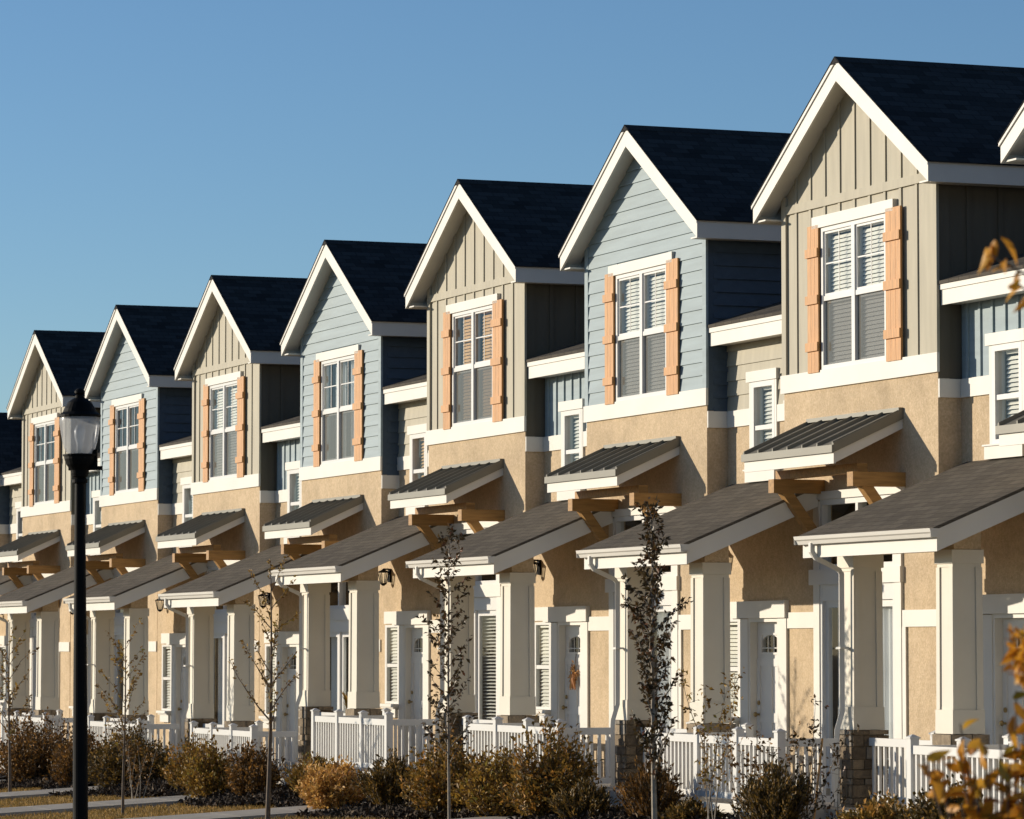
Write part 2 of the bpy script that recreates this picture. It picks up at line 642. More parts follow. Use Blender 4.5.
def townhouse(i, blue, dress, dz, drop=0.0):
    """unit i: gabled bay plus the recessed link bay and porch on its left"""
    H = empty('townhouse', (-SP * i + JOG.get(i, 0.0), 0, dz))
    sid = 'blue_siding' if blue else 'tan_siding'
    K = ('h', blue, drop)
    pk = PK - drop
    sz = lambda x: pk - SL * abs(x)

    # ---- walls (stucco): body, lower link wall, upper link wall
    def stucco_front(mb):
        mb.wall(-2.13, 2.13, -0.6, 5.27, 0, 0.15, [TWIN])
        mb.box(1.98, 2.13, 0.15, 9.85, -0.6, 4.97)
        mb.box(-2.13, -1.98, 0.15, 9.85, -0.6, 4.97)
        mb.wall(-4.57, -2.13, -0.6, 4.02, 0.001, 0.15, [DOOR, SWIN])
        mb.wall(-4.57, -2.13, 3.9, 4.97, 0.305, 0.45, [LWIN])
        mb.box(-4.57, 2.13, 9.85, 10.0, -0.6, 4.97)
    part('wall', 'stucco', H, stucco_front, K)

    # ---- siding on the gable, its sides and the link
    def siding(mb):
        # base sheets
        mb.wall(-2.128, 2.128, 5.27, 7.55 - drop, 0.012, 0.15, [] if drop else [UWIN])
        mb.prism_y([(-2.128, 7.55 - drop), (2.128, 7.55 - drop), (2.128, sz(2.128) - 0.1), (0, pk - 0.1), (-2.128, sz(2.128) - 0.1)], 0.012, 0.15)
        if not blue:
            # board and batten
            xs = [-1.76 + 0.42 * k for k in range(10)]
            for x in xs:
                a, b = x - 0.03, x + 0.03
                segs = [(5.50, 7.55 - drop)]
                if not drop and a < UWIN[1] + 0.02 and b > UWIN[0] - 0.02:
                    segs = [(7.42, 7.55)]
                for z0, z1 in segs:
                    mb.box(a, b, -0.006, 0.012, z0, z1)
                zt = sz(max(abs(a), abs(b))) - 0.14
                if zt > 7.68 - drop:
                    mb.box(a, b, -0.006, 0.012, 7.66 - drop, zt)
            mb.box(-2.10, 2.10, -0.020, 0.012, 7.55 - drop, 7.66 - drop)
        else:
            z = 5.50
            while z < pk - 0.25:
                z1 = min(z + 0.178, pk - 0.14)
                xm0 = min(2.12, (pk - 0.12 - z) / SL)
                xm1 = min(2.12, (pk - 0.12 - z1) / SL)
                spans = [(-xm0, xm0, -xm1, xm1)]
                if z < UWIN[3] + 0.12 and not drop:
                    spans = [(-xm0, UWIN[0], -xm1, UWIN[0]), (UWIN[1], xm0, UWIN[1], xm1)]
                for a0, b0, a1, b1 in spans:
                    mb.hexa([(a0, -0.018, z), (b0, -0.018, z), (b0, 0.012, z), (a0, 0.012, z)],
                            [(a1, 0.002, z1), (b1, 0.002, z1), (b1, 0.012, z1), (a1, 0.012, z1)])
                z += 0.178

    def lap(mb, x0, x1, z0, z1, y, ex, holes):
        z = z0
        while z < z1 - 0.02:
            zz = min(z + ex, z1)
            h = holes[0]
            spans = [(x0, x1)]
            if z < h[3] and zz > h[2]:
                spans = [(x0, h[0]), (h[1], x1)]
            for a, b in spans:
                mb.hexa([(a, y - 0.028, z), (b, y - 0.028, z), (b, y, z), (a, y, z)],
                        [(a, y - 0.008, zz), (b, y - 0.008, zz), (b, y, zz), (a, y, zz)])
            z += ex
    part('siding', sid, H, siding, K)

    def lsiding(mb):
        mb.wall(-4.57, -2.13, 4.97, 6.37, 0.317, 0.45, [LWIN])
        if not blue:
            lap(mb, -4.57, -2.13, 5.19, 6.37, 0.317, 0.20, [LWIN])
            return
        for k in range(8):
            x = -4.40 + 0.31 * k
            z0 = 5.68 if LWIN[0] - 0.1 < x < LWIN[1] + 0.1 else 5.19
            mb.box(x - 0.025, x + 0.025, 0.293, 0.317, z0, 6.32)
        mb.box(-4.55, -2.15, 0.290, 0.317, 6.32, 6.37)
    part('link_siding', sid, H, lsiding, K)

    def rear(mb):
        mb.box(-1.979, 1.979, 9.85, 10.0, 4.97, sz(2.13) - 0.12)
        mb.prism_y([(-1.979, sz(2.13) - 0.12), (1.979, sz(2.13) - 0.12), (0, pk - 0.12)], 9.85, 10.0)
    part('rear_siding', sid, H, rear, K)

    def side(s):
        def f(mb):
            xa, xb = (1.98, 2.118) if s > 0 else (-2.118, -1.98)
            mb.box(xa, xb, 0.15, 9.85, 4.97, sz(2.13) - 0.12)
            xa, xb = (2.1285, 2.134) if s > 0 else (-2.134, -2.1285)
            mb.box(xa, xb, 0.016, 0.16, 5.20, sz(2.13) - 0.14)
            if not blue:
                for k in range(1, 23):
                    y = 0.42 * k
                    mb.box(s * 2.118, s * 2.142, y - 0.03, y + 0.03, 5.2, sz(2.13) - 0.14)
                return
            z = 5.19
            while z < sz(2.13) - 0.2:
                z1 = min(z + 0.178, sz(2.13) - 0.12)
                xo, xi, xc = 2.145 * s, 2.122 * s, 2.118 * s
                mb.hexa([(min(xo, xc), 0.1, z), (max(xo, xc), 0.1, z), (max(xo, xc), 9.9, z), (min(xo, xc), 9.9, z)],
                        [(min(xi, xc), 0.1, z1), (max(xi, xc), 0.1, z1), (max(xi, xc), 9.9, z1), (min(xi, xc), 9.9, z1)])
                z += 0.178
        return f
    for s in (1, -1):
        part('side_cladding', 'side_' + sid, H, side(s), (K, s))  # same siding as the front, its colour darkened to imitate shade

    def corners(s): 
        def f(mb):
            a, b = (2.03, 2.155) if s > 0 else (-2.155, -2.03)
            mb.box(a, b, -0.022, 0.010, 5.50, sz(2.155) - 0.13)
            a, b = (2.119, 2.155) if s > 0 else (-2.155, -2.119)
            mb.box(a, b, 0.009, 0.014, 5.50, sz(2.155) - 0.13)
        return f
    for s in (1, -1):
        part('corner_board', sid, H, corners(s), (K, s))

    def bands(mb):
        mb.box(-2.175, 2.175, -0.035, 0.0, 5.27, 5.50)
        for s in (1, -1):
            a, b = (2.132, 2.165) if s > 0 else (-2.165, -2.132)
            mb.box(a, b, 0.002, 9.9, 4.97, 5.19)
        mb.box(-4.53, LWIN[0] - 0.07, 0.275, 0.305, 4.97, 5.19)
        mb.box(LWIN[1] + 0.07, -2.17, 0.275, 0.305, 4.97, 5.19)
        # ground-floor bands beside the tall window
        mb.box(-2.03, -1.235, -0.025, 0.0, 2.285, 2.485)
        mb.box(1.21, 2.14, -0.025, 0.0, 2.285, 2.485)
        mb.box(1.205, 1.30, -0.027, 0.0, 0.24, 2.285)
    part('trim_band', 'white_trim', H, bands, K)

    # ---- gable roof
    def groof(mb):
        for s in (1, -1):
            xe = HW * s
            zt, ze = pk, pk - SL * HW
            y0, y1 = -OH + 0.005, 10.25
            th = 0.014
            A = [(0, y0 - 0.03, zt), (xe + 0.03 * s, y0 - 0.03, ze - 0.019), (xe + 0.03 * s, y1, ze - 0.019), (0, y1, zt)]
            if s < 0:
                A = [A[0], A[3], A[2], A[1]]
            lo = [(p[0], p[1], p[2]) for p in A]
            hi = [(p[0], p[1], p[2] + th) for p in A]
            mb.hexa(lo, hi)
        mb.prism_y([(-0.14, pk - 0.14 * SL + 0.012), (0.14, pk - 0.14 * SL + 0.012), (0.14, pk - 0.14 * SL + 0.022), (0, pk + 0.022), (-0.14, pk - 0.14 * SL + 0.022)], -OH - 0.02, 10.2)
    R = part('gable_roof', 'shingle_gable', H, groof, K)

    def rake(mb):
        zt = pk
        ze = pk - SL * HW
        h = 0.245
        mb.prism_y([(-HW, ze - h), (0, zt - h * 1.15), (0, zt), (-HW, ze)][::1], -OH, -OH + 0.035)
        mb.prism_y([(0, zt - h * 1.15), (HW, ze - h), (HW, ze), (0, zt)], -OH, -OH + 0.035)
        # thin shadow board under the shingles
        k = 0.055
        mb.prism_y([(-HW - 0.02, ze - k), (0, zt - k), (0, zt), (-HW - 0.02, ze)], -OH - 0.018, -OH - 0.001)
        mb.prism_y([(0, zt - k), (HW + 0.02, ze - k), (HW + 0.02, ze), (0, zt)], -OH - 0.018, -OH - 0.001)
    part('rake_board', 'white_trim', R, rake, K)

    def eave(s):
        def f(mb):
            ze = pk - SL * HW
            a, b = (HW - 0.03, HW) if s > 0 else (-HW, -HW + 0.03)
            mb.box(a, b, -OH + 0.036, 10.2, ze - 0.245, ze - 0.003)
        return f
    for s in (1, -1):
        part('fascia', 'white_trim', R, eave(s), (K, s))

    def soff(mb):
        ze = pk - SL * HW
        # boxed eave soffits and the sloping rake soffits
        for s in (1, -1):
            a, b = (2.16, HW - 0.031) if s > 0 else (-HW + 0.031, -2.16)
            mb.box(a, b, -OH + 0.037, 10.1, ze - 0.235, ze - 0.215)
            xa, xb = 0.0, (HW - 0.032) * s
            za, zb = pk - 0.17, pk - 0.17 - SL * (HW - 0.032)
            A = [(xa, -OH + 0.037, za), (xb, -OH + 0.037, zb), (xb, 0.011, zb), (xa, 0.011, za)]
            if s < 0:
                A = [A[0], A[3], A[2], A[1]]
            mb.hexa([(p[0], p[1], p[2]) for p in A], [(p[0], p[1], p[2] + 0.02) for p in A])
    part('soffit', 'white_trim', R, soff, K)

    # vent pipe high on the right slope
    def vent(mb):
        mb.tube([(1.0, 2.4, sz(1.0) - 0.1), (1.0, 2.4, sz(1.0) + 0.16)], 0.05, 10)
        mb.tube([(1.0, 2.4, sz(1.0) + 0.16), (1.0, 2.4, sz(1.0) + 0.2)], 0.07, 10)
    part('roof_vent', 'black_metal', R, vent, K)

    # ---- link roof
    LS = 0.325
    def lroof(mb):
        x0, x1 = -4.555, -2.16
        y0, z0 = 0.0, 6.32
        yr = 5.0
        zr = z0 + LS * (yr - y0)
        mb.hexa([(x0, y0, z0 - 0.02), (x1, y0, z0 - 0.02), (x1, yr, zr - 0.02), (x0, yr, zr - 0.02)],
                [(x0, y0, z0 + 0.02), (x1, y0, z0 + 0.02), (x1, yr, zr + 0.02), (x0, yr, zr + 0.02)])
        mb.hexa([(x0, yr, zr - 0.02), (x1, yr, zr - 0.02), (x1, 10.2, z0 - 0.02), (x0, 10.2, z0 - 0.02)],
                [(x0, yr, zr + 0.02), (x1, yr, zr + 0.02), (x1, 10.2, z0 + 0.02), (x0, 10.2, z0 + 0.02)])
    L = part('link_roof', 'shingle_link', H, lroof, K)

    def lfas(mb):
        mb.box(-4.54, -2.16, 0.03, 0.06, 6.055, 6.295)
        mb.box(-4.54, -2.16, 0.012, 0.03, 6.235, 6.298)
        mb.box(-4.54, -2.16, 0.061, 0.30, 6.07, 6.09)
    part('fascia', 'white_trim', L, lfas, K)

    # ---- upper window
    x0, x1, z0, z1 = UWIN
    def uframe(mb):
        ring_frame(mb, x0, x1, z0, z1, -0.02, 0.10, 0.055)
        xm = (x0 + x1) / 2
        mb.box(xm - 0.045, xm + 0.045, -0.022, 0.095, z0 + 0.055, z1 - 0.055)
        zm = 6.39
        for a, b in ((x0 + 0.055, xm - 0.045), (xm + 0.045, x1 - 0.055)):
            mb.box(a, b, -0.012, 0.08, zm - 0.03, zm + 0.03)
            ring_frame(mb, a, b, z0 + 0.055, zm - 0.03, 0.03, 0.06, 0.03)
            ring_frame(mb, a, b, zm + 0.03, z1 - 0.055, 0.0, 0.03, 0.03)
    W = None if drop else part('window', 'vinyl', H, uframe, K)

    def umunt(mb):
        xm = (x0 + x1) / 2
        zc = (6.42 + z1 - 0.055) / 2
        for a, b in ((x0 + 0.085, xm - 0.075), (xm + 0.075, x1 - 0.085)):
            c = (a + b) / 2
            mb.box(c - 0.009, c + 0.009, 0.006, 0.012, 6.45, z1 - 0.085)
            mb.box(a, c - 0.009, 0.006, 0.012, zc - 0.009, zc + 0.009)
            mb.box(c + 0.009, b, 0.006, 0.012, zc - 0.009, zc + 0.009)
    if not drop: part('muntin', 'vinyl', W, umunt, K)

    def uhead(mb):
        mb.box(-1.20, 1.07, -0.05, 0.011, 7.285, 7.43)
    if not drop: part('header', 'white_trim', W, uhead, K)
    if not drop: part('pane', 'glass', W, lambda mb: mb.box(x0 + 0.06, x1 - 0.06, 0.016, 0.020, 6.42, z1 - 0.06), K)
    if not drop: part('screen', 'screen_glass', W, lambda mb: mb.box(x0 + 0.06, x1 - 0.06, 0.020, 0.024, z0 + 0.06, 6.36), K)
    if not drop: part('room', 'room_dark', W, lambda mb: room(mb, x0, x1, z0, z1, 0.151, 0.9), K)
    xm = (x0 + x1) / 2
    d = dress
    if drop:
        pass
    elif d in ('white', 'half'):
        def bl(mb):
            zb = z0 + 0.06 if d == 'white' else 6.0
            slats(mb, x0 + 0.10, xm - 0.06, zb, z1 - 0.06, 0.085, tilt=1.1)
            slats(mb, xm + 0.06, x1 - 0.07, zb, z1 - 0.06, 0.085, tilt=1.1)
        part('blind', 'blind_white', W, bl, (K, d))
    elif d == 'wood':
        def bl(mb):
            slats(mb, x0 + 0.22, xm - 0.06, z0 + 0.06, z1 - 0.06, 0.09, tilt=1.1)
            slats(mb, xm + 0.18, x1 - 0.07, z0 + 0.06, z1 - 0.06, 0.09, tilt=1.1)
        part('blind', 'blind_wood', W, bl, (K, d))
    elif d == 'sheer':
        part('curtain', 'curtain_white', W, lambda mb: (drape(mb, x0 + 0.26, xm - 0.07, z0 + 0.05, z1 - 0.07, 0.16, 4), drape(mb, xm + 0.16, x1 - 0.07, z0 + 0.05, z1 - 0.07, 0.16, 5)), (K, d))
    elif d == 'brown':
        part('curtain', 'curtain_brown', W, lambda mb: drape(mb, xm - 0.1, x1 - 0.06, z0 + 0.05, z1 - 0.07, 0.16, 7), (K, d))

    # ---- shutters with three cleats each
    def shut(a, b):
        def f(mb):
            n = 3
            w = (b - a) / n
            for k in range(n):
                mb.box(a + k * w + 0.0025, a + (k + 1) * w - 0.0025, -0.050, -0.024, 5.475, 7.325)
            mb.box(a + 0.01, b - 0.01, -0.026, -0.0185, 5.48, 7.32)
        return f
    for a, b in () if drop else ((-1.33, -1.01), (0.87, 1.27)):
        S = part('shutter', 'cedar', H, shut(a, b), (K, a))
        for zc in (5.80, 6.39, 6.98):
            part('cleat', 'cedar', S, (lambda zc, a, b: lambda mb: mb.box(a - 0.015, b + 0.015, -0.078, -0.0505, zc - 0.055, zc + 0.055))(zc, a, b), (K, a, zc))

    # ---- link window (second floor)
    lx0, lx1, lz0, lz1 = LWIN
    def lframe(mb):
        ring_frame(mb, lx0, lx1, lz0, lz1, 0.27, 0.40, 0.075)
        mb.box(lx0 + 0.075, lx1 - 0.075, 0.285, 0.39, 4.89, 4.95)
    LW = part('window', 'vinyl', H, lframe, K)
    part('header', 'white_trim', LW, lambda mb: (mb.box(lx0 - 0.13, lx1 + 0.10, 0.25, 0.316, lz1, lz1 + 0.14), mb.box(lx0 - 0.07, lx0, 0.272, 0.316, lz0, lz1), mb.box(lx1, lx1 + 0.06, 0.272, 0.316, lz0, lz1)), K)
    part('window_sill', 'white_trim', LW, lambda mb: (mb.box(lx0 - 0.11, lx1 + 0.09, 0.22, 0.304, lz0 - 0.15, lz0), mb.box(lx0 - 0.13, lx1 + 0.11, 0.20, 0.304, lz0, lz0 + 0.02)), K)
    part('pane', 'glass', LW, lambda mb: mb.box(lx0 + 0.07, lx1 - 0.07, 0.315, 0.319, lz0 + 0.07, lz1 - 0.07), K)
    part('room', 'room_dark', LW, lambda mb: room(mb, lx0, lx1, lz0, lz1, 0.451, 0.5), K)
    if d != 'dark':
        part('blind', 'blind_wood' if d == 'wood' else 'blind_white', LW, lambda mb: slats(mb, lx0 + 0.14, lx1 - 0.08, lz0 + 0.08, lz1 - 0.08, 0.40, tilt=0.95), (K, d))

    # ---- metal awning and its timber supports
    ax0, ax1, ay, aw, af = -1.36, 1.22, -0.93, 2.855 + 2.0, 4.435
    def awn(mb):
        mb.hexa([(ax0, ay, af - 0.015), (ax1, ay, af - 0.015), (ax1, -0.001, aw - 0.015), (ax0, -0.001, aw - 0.015)],
                [(ax0, ay, af), (ax1, ay, af), (ax1, -0.001, aw), (ax0, -0.001, aw)])
        n = 7
        for k in range(n):
            x = ax0 + 0.02 + (ax1 - ax0 - 0.04) * k / (n - 1)
            mb.hexa([(x - 0.014, ay, af), (x + 0.014, ay, af), (x + 0.014, -0.001, aw), (x - 0.014, -0.001, aw)],
                    [(x - 0.009, ay, af + 0.045), (x + 0.009, ay, af + 0.045), (x + 0.009, -0.001, aw + 0.045), (x - 0.009, -0.001, aw + 0.045)])
        mb.box(ax0 - 0.012, ax1 + 0.012, ay - 0.022, ay - 0.002, af - 0.085, af + 0.006)
        for xa, xb in ((ax0 - 0.012, ax0 - 0.001), (ax1 + 0.001, ax1 + 0.012)):
            mb.hexa([(xa, ay, af - 0.085), (xb, ay, af - 0.085), (xb, -0.001, aw - 0.085), (xa, -0.001, aw - 0.085)],
                    [(xa, ay, af + 0.03), (xb, ay, af + 0.03), (xb, -0.001, aw + 0.03), (xa, -0.001, aw + 0.03)])
        mb.box(ax0, ax1, -0.06, -0.002, aw + 0.0, aw + 0.05)
    A = part('awning', 'standing_seam', H, awn, K)
    def afas(mb):
        mb.box(ax0 + 0.01, ax1 - 0.01, ay + 0.012, ay + 0.04, af - 0.215, af - 0.017)
        for xa, xb in ((ax0 + 0.01, ax0 + 0.035), (ax1 - 0.035, ax1 - 0.01)):
            y0 = ay + 0.041
            k = (aw - af) / 0.93
            mb.hexa([(xa, y0, af - 0.20), (xb, y0, af - 0.20), (xb, -0.001, aw - 0.20), (xa, -0.001, aw - 0.20)],
                    [(xa, y0, af - 0.018 + 0.04 * k), (xb, y0, af - 0.018 + 0.04 * k), (xb, -0.001, aw - 0.018), (xa, -0.001, aw - 0.018)])
    part('fascia', 'white_trim', A, afas, K)
    part('soffit', 'timber', A, lambda mb: mb.hexa([(ax0 + 0.036, ay + 0.042, af - 0.09), (ax1 - 0.036, ay + 0.042, af - 0.09), (ax1 - 0.036, -0.002, aw - 0.11), (ax0 + 0.036, -0.002, aw - 0.11)],
                                                   [(ax0 + 0.036, ay + 0.042, af - 0.07), (ax1 - 0.036, ay + 0.042, af - 0.07), (ax1 - 0.036, -0.002, aw - 0.09), (ax0 + 0.036, -0.002, aw - 0.09)]), K)
    def beam(mb):
        mb.box(-1.20, 1.11, -0.56, -0.42, 4.126, 4.235)
    part('beam', 'timber', H, beam, K)
    def brk(x):
        def f(mb):
            mb.box(x - 0.08, x + 0.08, -0.70, -0.002, 3.955, 4.125)
            # diagonal brace from under the beam down to the wall
            a = [(-0.60, 3.955), (-0.44, 3.955), (-0.002, 3.43), (-0.002, 3.26), (-0.05, 3.26)]
            mb.prism_x([(-0.58, 3.954), (-0.02, 3.22), (-0.02, 3.42), (-0.42, 3.954)], x - 0.065, x + 0.065)
        return f
    for x in (-1.03, 1.20):
        part('bracket', 'timber', H, brk(x), (K, x))

    # ---- tall ground-floor window wall: transom over a two-panel glazed door
    tx0, tx1, tz0, tz1 = TWIN
    zc0, zc1 = 2.82, 3.01
    def tframe(mb):
        ring_frame(mb, tx0, tx1, tz0, tz1, -0.02, 0.10, 0.07)
        mb.box(tx0 + 0.07, tx1 - 0.07, -0.018, 0.10, zc0 - 0.20, zc1 + 0.06)
        xm = (tx0 + tx1) / 2
        mb.box(xm - 0.035, xm + 0.035, -0.018, 0.10, zc1 + 0.06, tz1 - 0.07)
        mb.box(xm - 0.06, xm + 0.06, -0.018, 0.10, tz0 + 0.07, zc0 - 0.20)
        for a, b in ((tx0 + 0.07, xm - 0.06), (xm + 0.06, tx1 - 0.07)):
            ring_frame(mb, a, b, tz0 + 0.07, zc0 - 0.20, 0.02, 0.07, 0.085, 0.16)
    T = part('patio_door', 'door_paint', H, tframe, K)
    def thead(mb):
        mb.box(-1.32, 1.22, -0.055, 0.0, zc0, zc1)
        mb.box(-1.23, tx0, -0.035, 0.0, 0.24, zc0)
        mb.box(tx1, 1.2, -0.035, 0.0, 0.24, zc0)
        mb.box(-1.23, tx0, -0.033, 0.0, zc1, 3.86)
        mb.box(tx1, 1.2, -0.033, 0.0, zc1, 3.86)
        mb.box(-1.27, 1.25, -0.055, 0.0, 3.88, 3.98)
    part('header', 'white_trim', T, thead, K)
    part('pane', 'glass', T, lambda mb: mb.box(tx0 + 0.1, tx1 - 0.1, 0.042, 0.046, tz0 + 0.1, tz1 - 0.07), K)
    part('room', 'room_dark', T, lambda mb: room(mb, tx0, tx1, tz0, tz1, 0.151, 1.2), K)
    if d in ('white', 'sheer', 'half'):
        part('curtain', 'curtain_white', T, lambda mb: (drape(mb, tx0 + 0.15, -0.1, tz0 + 0.15, zc0 - 0.25, 0.15, 6), drape(mb, 0.06, tx1 - 0.14, tz0 + 0.15, zc0 - 0.25, 0.15, 6)), (K, 'c'))
    else:
        part('blind', 'blind_white', T, lambda mb: slats(mb, 0.05, tx1 - 0.15, tz0 + 0.25, zc0 - 0.25, 0.13, tilt=0.35), (K, 'b'))

    # ---- entry door, its casing and the small window beside it
    dx0, dx1, dz0, dz1 = DOOR
    def dframe(mb):
        mb.box(dx0 - 0.001, dx0 + 0.05, -0.02, 0.14, dz0, dz1)
        mb.box(dx1 - 0.05, dx1 + 0.001, -0.02, 0.14, dz0, dz1)
        mb.box(dx0 + 0.05, dx1 - 0.05, -0.02, 0.14, dz1 - 0.05, dz1)
        mb.box(dx1 + 0.002, -2.035, -0.035, 0.0, 0.24, 2.41)
        mb.box(SWIN[1] + 0.002, dx0 - 0.002, -0.03, 0.0, 0.24, 2.41)
        mb.box(-3.70, -2.02, -0.065, 0.0, 2.42, 2.64)
        mb.box(-4.2, -3.702, -0.03, 0.0, 2.44, 2.64)
        mb.box(dx0 + 0.05, dx1 - 0.05, 0.02, 0.15, dz0 - 0.04, dz0 + 0.02)
    DF = part('door_frame', 'white_trim', H, dframe, K)
    def dleaf(mb):
        a, b = dx0 + 0.052, dx1 - 0.052
        wx0, wx1, wz0, wz1 = a + 0.16, b - 0.16, 1.98, 2.20
        mb.wall(a, b, dz0 + 0.025, dz1 - 0.052, 0.085, 0.13, [(wx0, wx1, wz0, wz1)])
        # stiles, rails stand proud of the recessed panels
        m = (a + b) / 2
        for p, q in ((a, a + 0.10), (m - 0.05, m + 0.05), (b - 0.10, b)):
            mb.box(p, q, 0.072, 0.085, dz0 + 0.025, 1.90)
        for p, q in ((dz0 + 0.025, dz0 + 0.25), (1.08, 1.20), (1.80, 1.90)):
            mb.box(a + 0.10, m - 0.05, 0.073, 0.085, p, q)
            mb.box(m + 0.05, b - 0.10, 0.073, 0.085, p, q)
        # arched light: arch spandrels and bars
        n = 8
        c = (wx0 + wx1) / 2
        r = (wx1 - wx0) / 2
        for s in (-1, 1):
            pts = [(c + s * r, wz1 + 0.01)] + [(c + s * r * math.cos(t * math.pi / 2 / n), wz1 - 0.09 + 0.09 * math.sin(t * math.pi / 2 / n)) for t in range(n + 1)]
            if s > 0:
                pts = pts[::-1]
            mb.prism_y(pts, 0.084, 0.12)
        mb.box(c - 0.09, c - 0.078, 0.084, 0.096, wz0, wz1)
        mb.box(c + 0.078, c + 0.09, 0.084, 0.096, wz0, wz1)
        mb.box(wx0, wx1, 0.083, 0.095, wz0 + 0.05, wz0 + 0.062)
        ring_frame(mb, wx0 - 0.03, wx1 + 0.03, wz0 - 0.03, wz1 + 0.03, 0.070, 0.0849, 0.028)
    D = part('door', 'door_paint', H, dleaf, K)
    part('pane', 'glass', D, lambda mb: mb.box(dx0 + 0.2, dx1 - 0.2, 0.10, 0.104, 1.97, 2.21), K)
    part('room', 'room_dark', D, lambda mb: room(mb, dx0, dx1, dz0, dz1, 0.151, 0.4), K)
    def dh(mb):
        mb.tube([(dx0 + 0.13, 0.072, 1.18), (dx0 + 0.13, 0.02, 1.18)], 0.014, 8)
        mb.tube([(dx0 + 0.13, 0.03, 1.18), (dx0 + 0.13, 0.015, 1.18), (dx0 + 0.13, -0.005, 1.18)], [0.03, 0.034, 0.02], 10)
        mb.tube([(dx0 + 0.13, 0.072, 1.33), (dx0 + 0.13, 0.055, 1.33)], 0.03, 10)
    part('handle', 'brass', D, dh, K)

    sx0, sx1, s0, s1 = SWIN
    def sfr(mb):
        ring_frame(mb, sx0, sx1, s0, s1, -0.03, 0.03, 0.04)
        mb.box(sx0 + 0.04, sx1 - 0.04, -0.025, 0.02, 1.735, 1.79)
        mb.box(sx0 - 0.07, sx0 - 0.001, -0.022, 0.0, s0, s1)
    SW = part('window', 'vinyl', H, sfr, K)
    part('pane', 'glass', SW, lambda mb: mb.box(sx0 + 0.03, sx1 - 0.03, -0.004, 0.0, s0 + 0.03, s1 - 0.03), K)
    part('window_sill', 'white_trim', SW, lambda mb: (mb.box(sx0 - 0.09, sx1 + 0.04, -0.13, -0.001, s0 - 0.05, s0 - 0.002), mb.box(sx0 - 0.05, sx1 + 0.0, -0.10, -0.001, s0 - 0.075, s0 - 0.05), mb.box(sx0 - 0.02, sx1 - 0.03, -0.07, -0.001, s0 - 0.22, s0 - 0.075)), K)
    part('room', 'room_dark', SW, lambda mb: room(mb, sx0, sx1, s0, s1, 0.151, 0.4), K)
    if d != 'brown':
        part('blind', 'blind_white', SW, lambda mb: slats(mb, sx0 + 0.05, sx1 - 0.05, s0 + 0.05, s1 - 0.05, 0.045, tilt=0.95), K)

    # ---- porch
    px0, px1, pyf, pz = -4.43, -1.074, -1.825, 3.315
    PS = 0.41
    def proof(mb):
        def slab(x0, x1, ya, yb):
            za, zb = pz + PS * (ya - pyf), pz + PS * (yb - pyf)
            mb.hexa([(x0, ya, za - 0.012), (x1, ya, za - 0.012), (x1, yb, zb - 0.012), (x0, yb, zb - 0.012)],
                    [(x0, ya, za + 0.025), (x1, ya, za + 0.025), (x1, yb, zb + 0.025), (x0, yb, zb + 0.025)])
        slab(px0 - 0.02, px1 + 0.02, pyf - 0.05, -0.001)
        slab(px0 - 0.02 + 0.001, -2.135, -0.001, 0.304)
    P = part('porch_roof', 'shingle_porch', H, proof, K)
    def pfas(mb):
        for xa, xb in ((px0, px0 + 0.035), (px1 - 0.035, px1)):
            mb.prism_x([(pyf, pz - 0.25), (-0.036, pz - 0.25 + PS * (-pyf - 0.036)), (-0.036, pz - 0.013 + PS * (-pyf - 0.036)), (pyf, pz - 0.013)], xa, xb)
            xc, xd = (xa - 0.014, xa - 0.001) if xa == px0 else (xb + 0.001, xb + 0.014)
            mb.prism_x([(pyf, pz - 0.07), (-0.036, pz - 0.07 + PS * (-pyf - 0.036)), (-0.036, pz - 0.013 + PS * (-pyf - 0.036)), (pyf, pz - 0.013)], xc, xd)
        mb.box(px0 + 0.036, px1 - 0.036, pyf, pyf + 0.03, pz - 0.25, pz - 0.02)
    part('fascia', 'white_trim', P, pfas, K)
    def gut(mb):
        y1 = pyf - 0.002
        prof = [(y1, pz - 0.10), (y1 - 0.07, pz - 0.10), (y1 - 0.085, pz - 0.06), (y1 - 0.105, pz - 0.045), (y1 - 0.115, pz - 0.005), (y1 - 0.103, pz - 0.005), (y1 - 0.07, pz - 0.08), (y1, pz - 0.08)]
        mb.prism_x(prof, px0 - 0.01, px1 + 0.06)
        mb.box(px0 - 0.01, px0 - 0.005, y1 - 0.105, y1, pz - 0.10, pz - 0.006)
        mb.box(px1 + 0.055, px1 + 0.06, y1 - 0.105, y1, pz - 0.10, pz - 0.006)
    part('gutter', 'white_trim', P, gut, K)
    part('soffit', 'stucco', P, lambda mb: mb.hexa([(px0 + 0.036, pyf + 0.031, pz - 0.14), (px1 - 0.036, pyf + 0.031, pz - 0.14), (px1 - 0.036, -0.002, pz - 0.14 + 1.8 * PS), (px0 + 0.036, -0.002, pz - 0.14 + 1.8 * PS)],
                                                    [(px0 + 0.036, pyf + 0.031, pz - 0.12), (px1 - 0.036, pyf + 0.031, pz - 0.12), (px1 - 0.036, -0.002, pz - 0.12 + 1.8 * PS), (px0 + 0.036, -0.002, pz - 0.12 + 1.8 * PS)]), K)
    def pbeam(mb):
        mb.box(-4.37, -1.54, -1.38, -1.05, 3.10, 3.34)
    part('porch_beam', 'stucco', H, pbeam, K)

